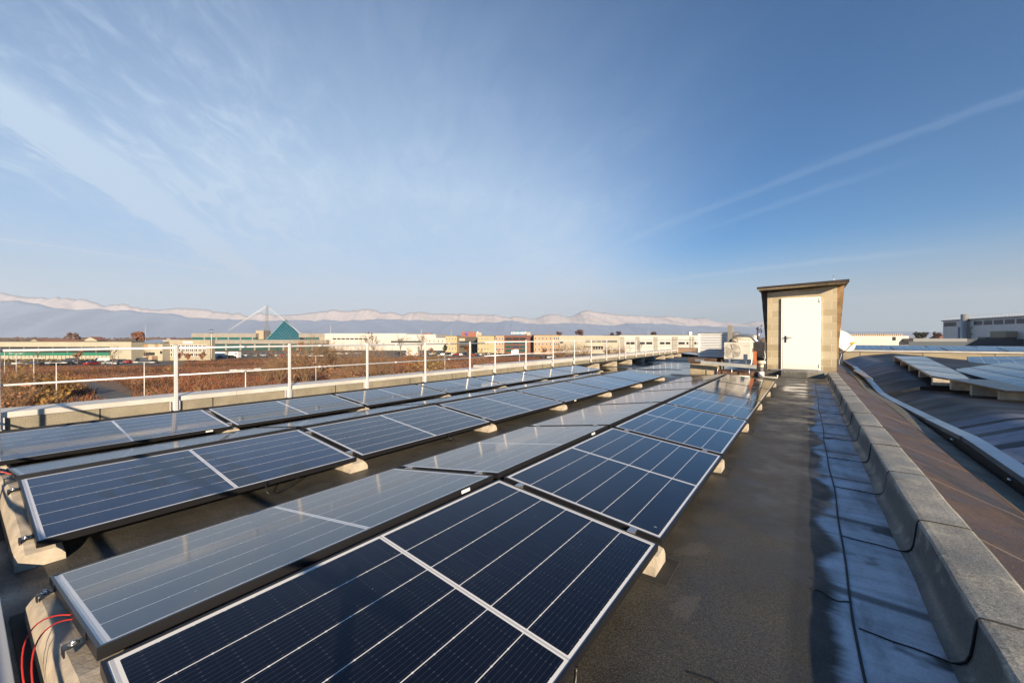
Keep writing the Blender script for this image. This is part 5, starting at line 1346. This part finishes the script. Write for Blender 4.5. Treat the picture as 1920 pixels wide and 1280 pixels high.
# ------------------------------------------------------------------ lamps, masts, vehicles
M_lamp = mat('lamp_grey', (.55,.54,.52), .5)
def lamp_proto():
    root = empty('street_lamp', (0,0,0)); h = 6.4
    s = MB(); s.tube([(0,0,-.1),(0,0,h)], [.085,.05], 6); obj('pole', s, M_lamp, root)
    s = MB(); s.tube([(-1.35,0,h-.02),(1.35,0,h-.02)], .04, 5); obj('arm', s, M_lamp, root)
    for sg in (-1,1):
        s = MB(); s.hexa([(sg*.9,-.13,h-.05),(sg*1.6,-.1,h-.05),(sg*1.6,.1,h-.05),(sg*.9,.13,h-.05)],[(sg*.9,-.08,h+.07),(sg*1.6,-.05,h+.05),(sg*1.6,.05,h+.05),(sg*.9,.08,h+.07)]); obj('lamp_head', s, M_lamp, root)
    return root
LP0 = lamp_proto()
for k, (u, D, where) in enumerate(((105,60,'left of the grey road'),(63,74,'in the ochre thicket at far left'),(30,96,'behind the ochre thicket at far left'),(8,112,'at the left edge of the photo'),(270,61,'left of the second guardrail post'),(460,47,'low between second and third guardrail posts'),(592,84,'right of the third guardrail post'),(834,86,'right of the fifth guardrail post'),(974,95,'before the dark red glass office'))):
    o = LP0 if k == 0 else copy_tree(LP0); o.location = PT(u, D); o.rotation_euler = (0,0,YAW + (.0 if u != 460 else .9)); tag(o, 'pale double-armed street lamp %s' % where, 'street lamp', 'street lamps across the field')
def mast(u, D, vt, label, top=True):
    root = empty('light_mast', PT(u,D)); tag(root, label, 'mast'); h = ZV(vt,D)-GZ
    s = MB(); s.tube([(0,0,0),(0,0,h)], [.24,.12], 8); obj('pole', s, mat('mast_tan', (.45,.42,.36), .6), root)
    if top:
        for zz in (h, h-1.3): s = MB(); s.lathe([(0,-.12),(.8,-.12),(.85,.0),(.3,.15),(0,.15)], (0,0,zz), 14); obj('lamp_ring', s, M_roofd, root)
mast(396.5, 178, 618, 'tall pale mast with two dark lamp rings before the grey centre'); mast(790, 260, 617, 'thin mast above the white warehouse', False); mast(620, 345, 609, 'thin white pole above the left end of the white warehouse', False)
for k, (u, v) in enumerate(((273,609),(846,617),(1215,616),(1281,616))): mast(u, 420, v, 'very thin pole against the haze, %s' % ('above the rust-brown tree','above the yellow office','above the pilastered hall, left one','above the pilastered hall, right one')[k], False)

def car_mesh(paint, kind='car'):
    m = MB(); L_, W_, H_ = (4.3,1.75,1.45) if kind == 'car' else ((5.0,1.95,2.2) if kind == 'van' else (5.0,1.9,1.6))
    def ring(prof, w):
        return [(x, -w, z) for x, z in prof], [(x, w, z) for x, z in prof]
    low = [(-L_/2,.28),(-L_/2-.02,.62),(-L_/2+.1,.86),(-.95,.92),(L_/2-.7,.93),(L_/2-.05,.88),(L_/2,.55),(L_/2-.03,.28)]
    m.prism(low, -W_/2, W_/2, 0)
    if kind == 'van': cab = [(-L_/2+.9,.9),(-L_/2+1.5,H_-.1),(-L_/2+1.8,H_),(L_/2-.1,H_),(L_/2,.9)]
    else: cab = [(-1.05,.9),(-.45,H_-.06),(-.2,H_),(1.0,H_),(1.35,H_-.1),(1.9,.92)]
    n = len(cab); w0, w1 = W_/2-.04, W_/2-.2
    vs = [(x, -(w0 if i in (0,n-1) else w1), z) for i,(x,z) in enumerate(cab)] + [(x, (w0 if i in (0,n-1) else w1), z) for i,(x,z) in enumerate(cab)]
    m.add(vs, [tuple(range(n))[::-1], tuple(range(n,2*n))], 1 if kind == 'car' else 0)
    m.add(vs, [(i, i+1, i+1+n, i+n) for i in range(n-1) if i in (0, n-2)], 1); m.add(vs, [(i, i+1, i+1+n, i+n) for i in range(n-1) if i not in (0, n-2)], 0)
    for sx_ in (-1,1):
        for sy_ in (-1,1): m.lathe([(0,-.1),(.32,-.1),(.34,0),(.32,.1),(0,.1)], (sx_*L_*.31, sy_*(W_/2-.08), .33), 12, 2, axis=(0,1,0))
    return m
COL = {'silver':(.45,.46,.47),'white':(.75,.75,.73),'black':(.02,.02,.022),'dark grey':(.07,.07,.075),'navy blue':(.02,.03,.08),'red':(.32,.02,.02),'blue':(.03,.12,.38),'grey':(.20,.21,.22)}
CARM = {}
def car(u, v, color, kind, where, ang=None, seed=[0]):
    D = (CAMZ-GZ)*FPX/(v-633.8); seed[0] += 1; rs = random.Random(seed[0])
    key = (color, kind)
    if key not in CARM:
        o = obj('car' if kind == 'car' else 'van', car_mesh(None, kind), [mat('paint_'+color.replace(' ','_'), COL[color], .25, .2), M_glassd, M_rubber]); CARM[key] = o
    else:
        o = CARM[key].copy(); col.objects.link(o)
    o.location = PT(u, D, GZ+.05); o.rotation_euler = (0,0,YAW + (ang if ang is not None else rs.choice((.5,1.2,1.57,1.9,-1.4)))+rs.uniform(-.1,.1))
    tag(o, '%s %s %s' % (color, 'parked car' if kind == 'car' else 'parked van', where), kind, 'vehicles parked before the buildings')
lot = [(39,684,'white'),(50,685,'dark grey'),(62,684.5,'silver'),(76,685.5,'black'),(86,684.5,'grey'),(98,685,'dark grey'),(113,684,'silver'),(122,684.5,'black'),(130,683.5,'navy blue'),(141,683,'white'),(156,682.5,'black'),(167,682,'white'),(171,684.5,'red'),(185,683.5,'dark grey'),(204,683,'silver'),(215,681.5,'black'),(222,683.2,'silver'),(228,680.5,'navy blue'),(236,681,'red'),(284,681.5,'dark grey')]
for i, (u, v, c) in enumerate(lot): car(u, v, c, 'car', 'in the lot before the green-banded factory, %s car from the left' % ORD[i], rs.choice((.1,.5,1.2)) if False else None)
car(188,681,'white','van','in the lot before the green-banded factory, behind the row of cars'); car(131,682,'dark grey','van','in the lot before the green-banded factory, left of the white van'); car(263,681,'grey','van','before the link block entrance')
for i, (u, v, c) in enumerate(((360,674,'blue'),(374,675,'silver'),(385,674,'dark grey'),(412,671.2,'dark grey'),(423,671,'silver'),(434,671,'black'),(452,669,'white'),(462,668,'silver'),(471,668,'dark grey'),(482,668.5,'grey'),(490,667.5,'white'),(498,668,'silver'),(507,669,'navy blue'),(520,668,'white'),(530,668,'red'),(545,667,'silver'),(558,667,'white'),(574,667,'white'),(584,666,'grey'))):
    car(u, v, c, 'car', 'near the grey pyramid centre, %s car from the left' % ORD[i])
for i, (u, v, c) in enumerate(((633,664,'white'),(641,665,'silver'),(652,664,'white'),(670,664,'grey'),(748,664,'black'),(754,665,'dark grey'),(766,664.5,'white'),(806,665.5,'silver'),(813,664.5,'white'),(821,665,'dark grey'))):
    car(u, v, c, 'car', 'before the white warehouse, %s car from the left' % ORD[i])
for i, (u, v, c) in enumerate(((829,666,'white'),(835,664.5,'silver'),(842,665,'black'),(849,665,'white'),(856,666,'red'),(864,666.3,'white'),(872,665,'silver'),(880,666,'dark grey'),(886,667,'red'),(893,665,'black'),(899,666,'white'),(906,666,'grey'),(912,665.5,'dark grey'),(919,666,'silver'),(926,666.5,'black'),(938,667,'dark grey'),(946,667,'navy blue'),(1021,671,'dark grey'),(1028,671.5,'white'),(1034,671,'silver'))):
    car(u, v, c, 'car', 'before the yellow and red offices, %s car from the left' % ORD[i])
def trailer(u0, u1, vt, D, label):
    b = Bld('white_trailer', label, 'trailer', u0, D); b.box('box', u0, u1, vt, None, 0, 2.5, M_white); mb = b
    b.root.location.z = GZ+.05
    for k in range(2): 
        s = MB(); s.lathe([(0,-.15),(.45,-.15),(.45,.15),(0,.15)], (b.X(u1)-1.2-k*1.2, .1, .45), 12, axis=(0,1,0)); obj('wheel', s, M_rubber, b.root)
trailer(400, 421, 660, 205, 'white box trailer before the grey centre, left one'); trailer(422, 446, 659.5, 208, 'white box trailer before the grey centre, right one')
b = Bld('lorry', 'small white lorry before the dark red glass office', 'lorry', 959, 225); b.box('cab', 959, 963, 656.5, 664.5, 0, 2.2, M_white); b.box('cargo_box', 963.4, 972, 655, 664.5, 0, 2.3, M_white); b.box('windscreen', 958.8, 959, 657, 660, .2, 2, M_glassd)

# ------------------------------------------------------------------ mountains and haze
def mountain_mat(name, snow_lo, snow_hi, slope_col=(.055,.060,.062)):
    m = bpy.data.materials.new(name); m.use_nodes = True
    t = NT(m.node_tree); b = m.node_tree.nodes['Principled BSDF']; tc = t.n('ShaderNodeTexCoord'); o = tc.outputs['Object']; x,y,z = t.xyz(o)
    n = t.noise(o, .010, 8, .68)
    s = t.ramp(t.m('ADD', z, t.m('MULTIPLY', t.m('SUBTRACT', n, .5), (snow_hi-snow_lo)*3.2)), snow_lo, snow_hi)
    t.set(b.inputs['Base Color'], t.mix(s, slope_col, (.36,.325,.335))); b.inputs['Roughness'].default_value = .95
    return m
def ridge(name, prof, D, depth, seed, mtl, amp, nu=1300):
    rs = np.random.RandomState(seed)
    us = np.linspace(-260, 2200, nu); base = np.interp(us, [p[0] for p in prof], [p[1] for p in prof])
    def fb(x, s):
        r = np.zeros_like(x); a = 1
        for k in range(6):
            xx = x*s*2**k; i = np.floor(xx).astype(int); f = xx-i; f = f*f*(3-2*f); h = lambda q: np.sin(q*127.1+seed*31.7+k*11.3)*43758.5453 % 1.0
            r += a*((h(i)*(1-f)+h(i+1)*f)-.5); a *= .55
        return r
    top = base - amp*fb(us, .028)
    zn = lambda j: 1 + .16*fb(us + 53*j, .05)
    ny = 14; vs = []
    for j in range(ny):
        q = j/(ny-1); Dj = D - depth*(1-q)
        prof_h = q**.85
        rid = 1 + .5*fb(us + 9*j, .022)*(1-q)*1.6
        zz = (-(top-633.8)/FPX*D + CAMZ - GZ)
        for i in range(nu):
            p = FW*Dj + RT*((us[i]-960)/FPX*D); vs.append((p.x, p.y, GZ - 2 + (zz[i]+2)*min(1.0, prof_h*rid[i] if q < 1 else 1.0)))
    for i in range(nu):
        p = FW*(D+depth*.6) + RT*((us[i]-960)/FPX*D); vs.append((p.x, p.y, GZ-2))
    mb = MB(); mb.add(vs, [(j*nu+i, j*nu+i+1, (j+1)*nu+i+1, (j+1)*nu+i) for j in range(ny) for i in range(nu-1)], 0, True)
    tag(obj(name, mb, mtl, fixn=False), kind='structure')
ridge('foothills', [(-260,575),(-60,572),(0,566),(30,563),(60,568),(130,580),(200,581),(255,585),(310,588),(400,598),(480,601),(560,599),(650,601),(700,598),(760,601),(830,603),(960,602),(1000,606),(1250,609),(1400,615),(1560,623),(2200,626)], 5000, 1500, 3, mountain_mat('foothill_haze_blue', 430, 500, (.20,.25,.36)), 4)  # bluish base colour holds part of the haze over the foothills
ridge('snow_mountains', [(-260,556),(0,552),(30,553),(60,561),(90,563),(130,559),(190,573),(230,570),(300,579),(375,575),(400,581),(500,589),(570,585),(600,582),(680,580),(720,585),(760,586),(830,585),(900,592),(1000,594),(1050,592),(1100,586),(1150,590),(1210,594),(1240,592),(1300,597),(1400,604),(1560,620),(2200,626)], 5900, 700, 8, mountain_mat('snow_rock', 60, 330, (.27,.26,.28)), 8)
hz = MB(); hz.box(-9500, 9500, -9500, 9500, GZ-3, 690)
hm = bpy.data.materials.new('haze'); hm.use_nodes = True
hn = hm.node_tree; hn.nodes.remove(hn.nodes['Principled BSDF'])
pv = hn.nodes.new('ShaderNodeVolumePrincipled'); pv.inputs['Density'].default_value = 8.0e-5; pv.inputs['Color'].default_value = (.70,.84,1.0,1); pv.inputs['Anisotropy'].default_value = 0.1
hn.links.new(pv.outputs[0], hn.nodes['Material Output'].inputs['Volume'])
tag(obj('haze', hz, hm), kind='stuff')
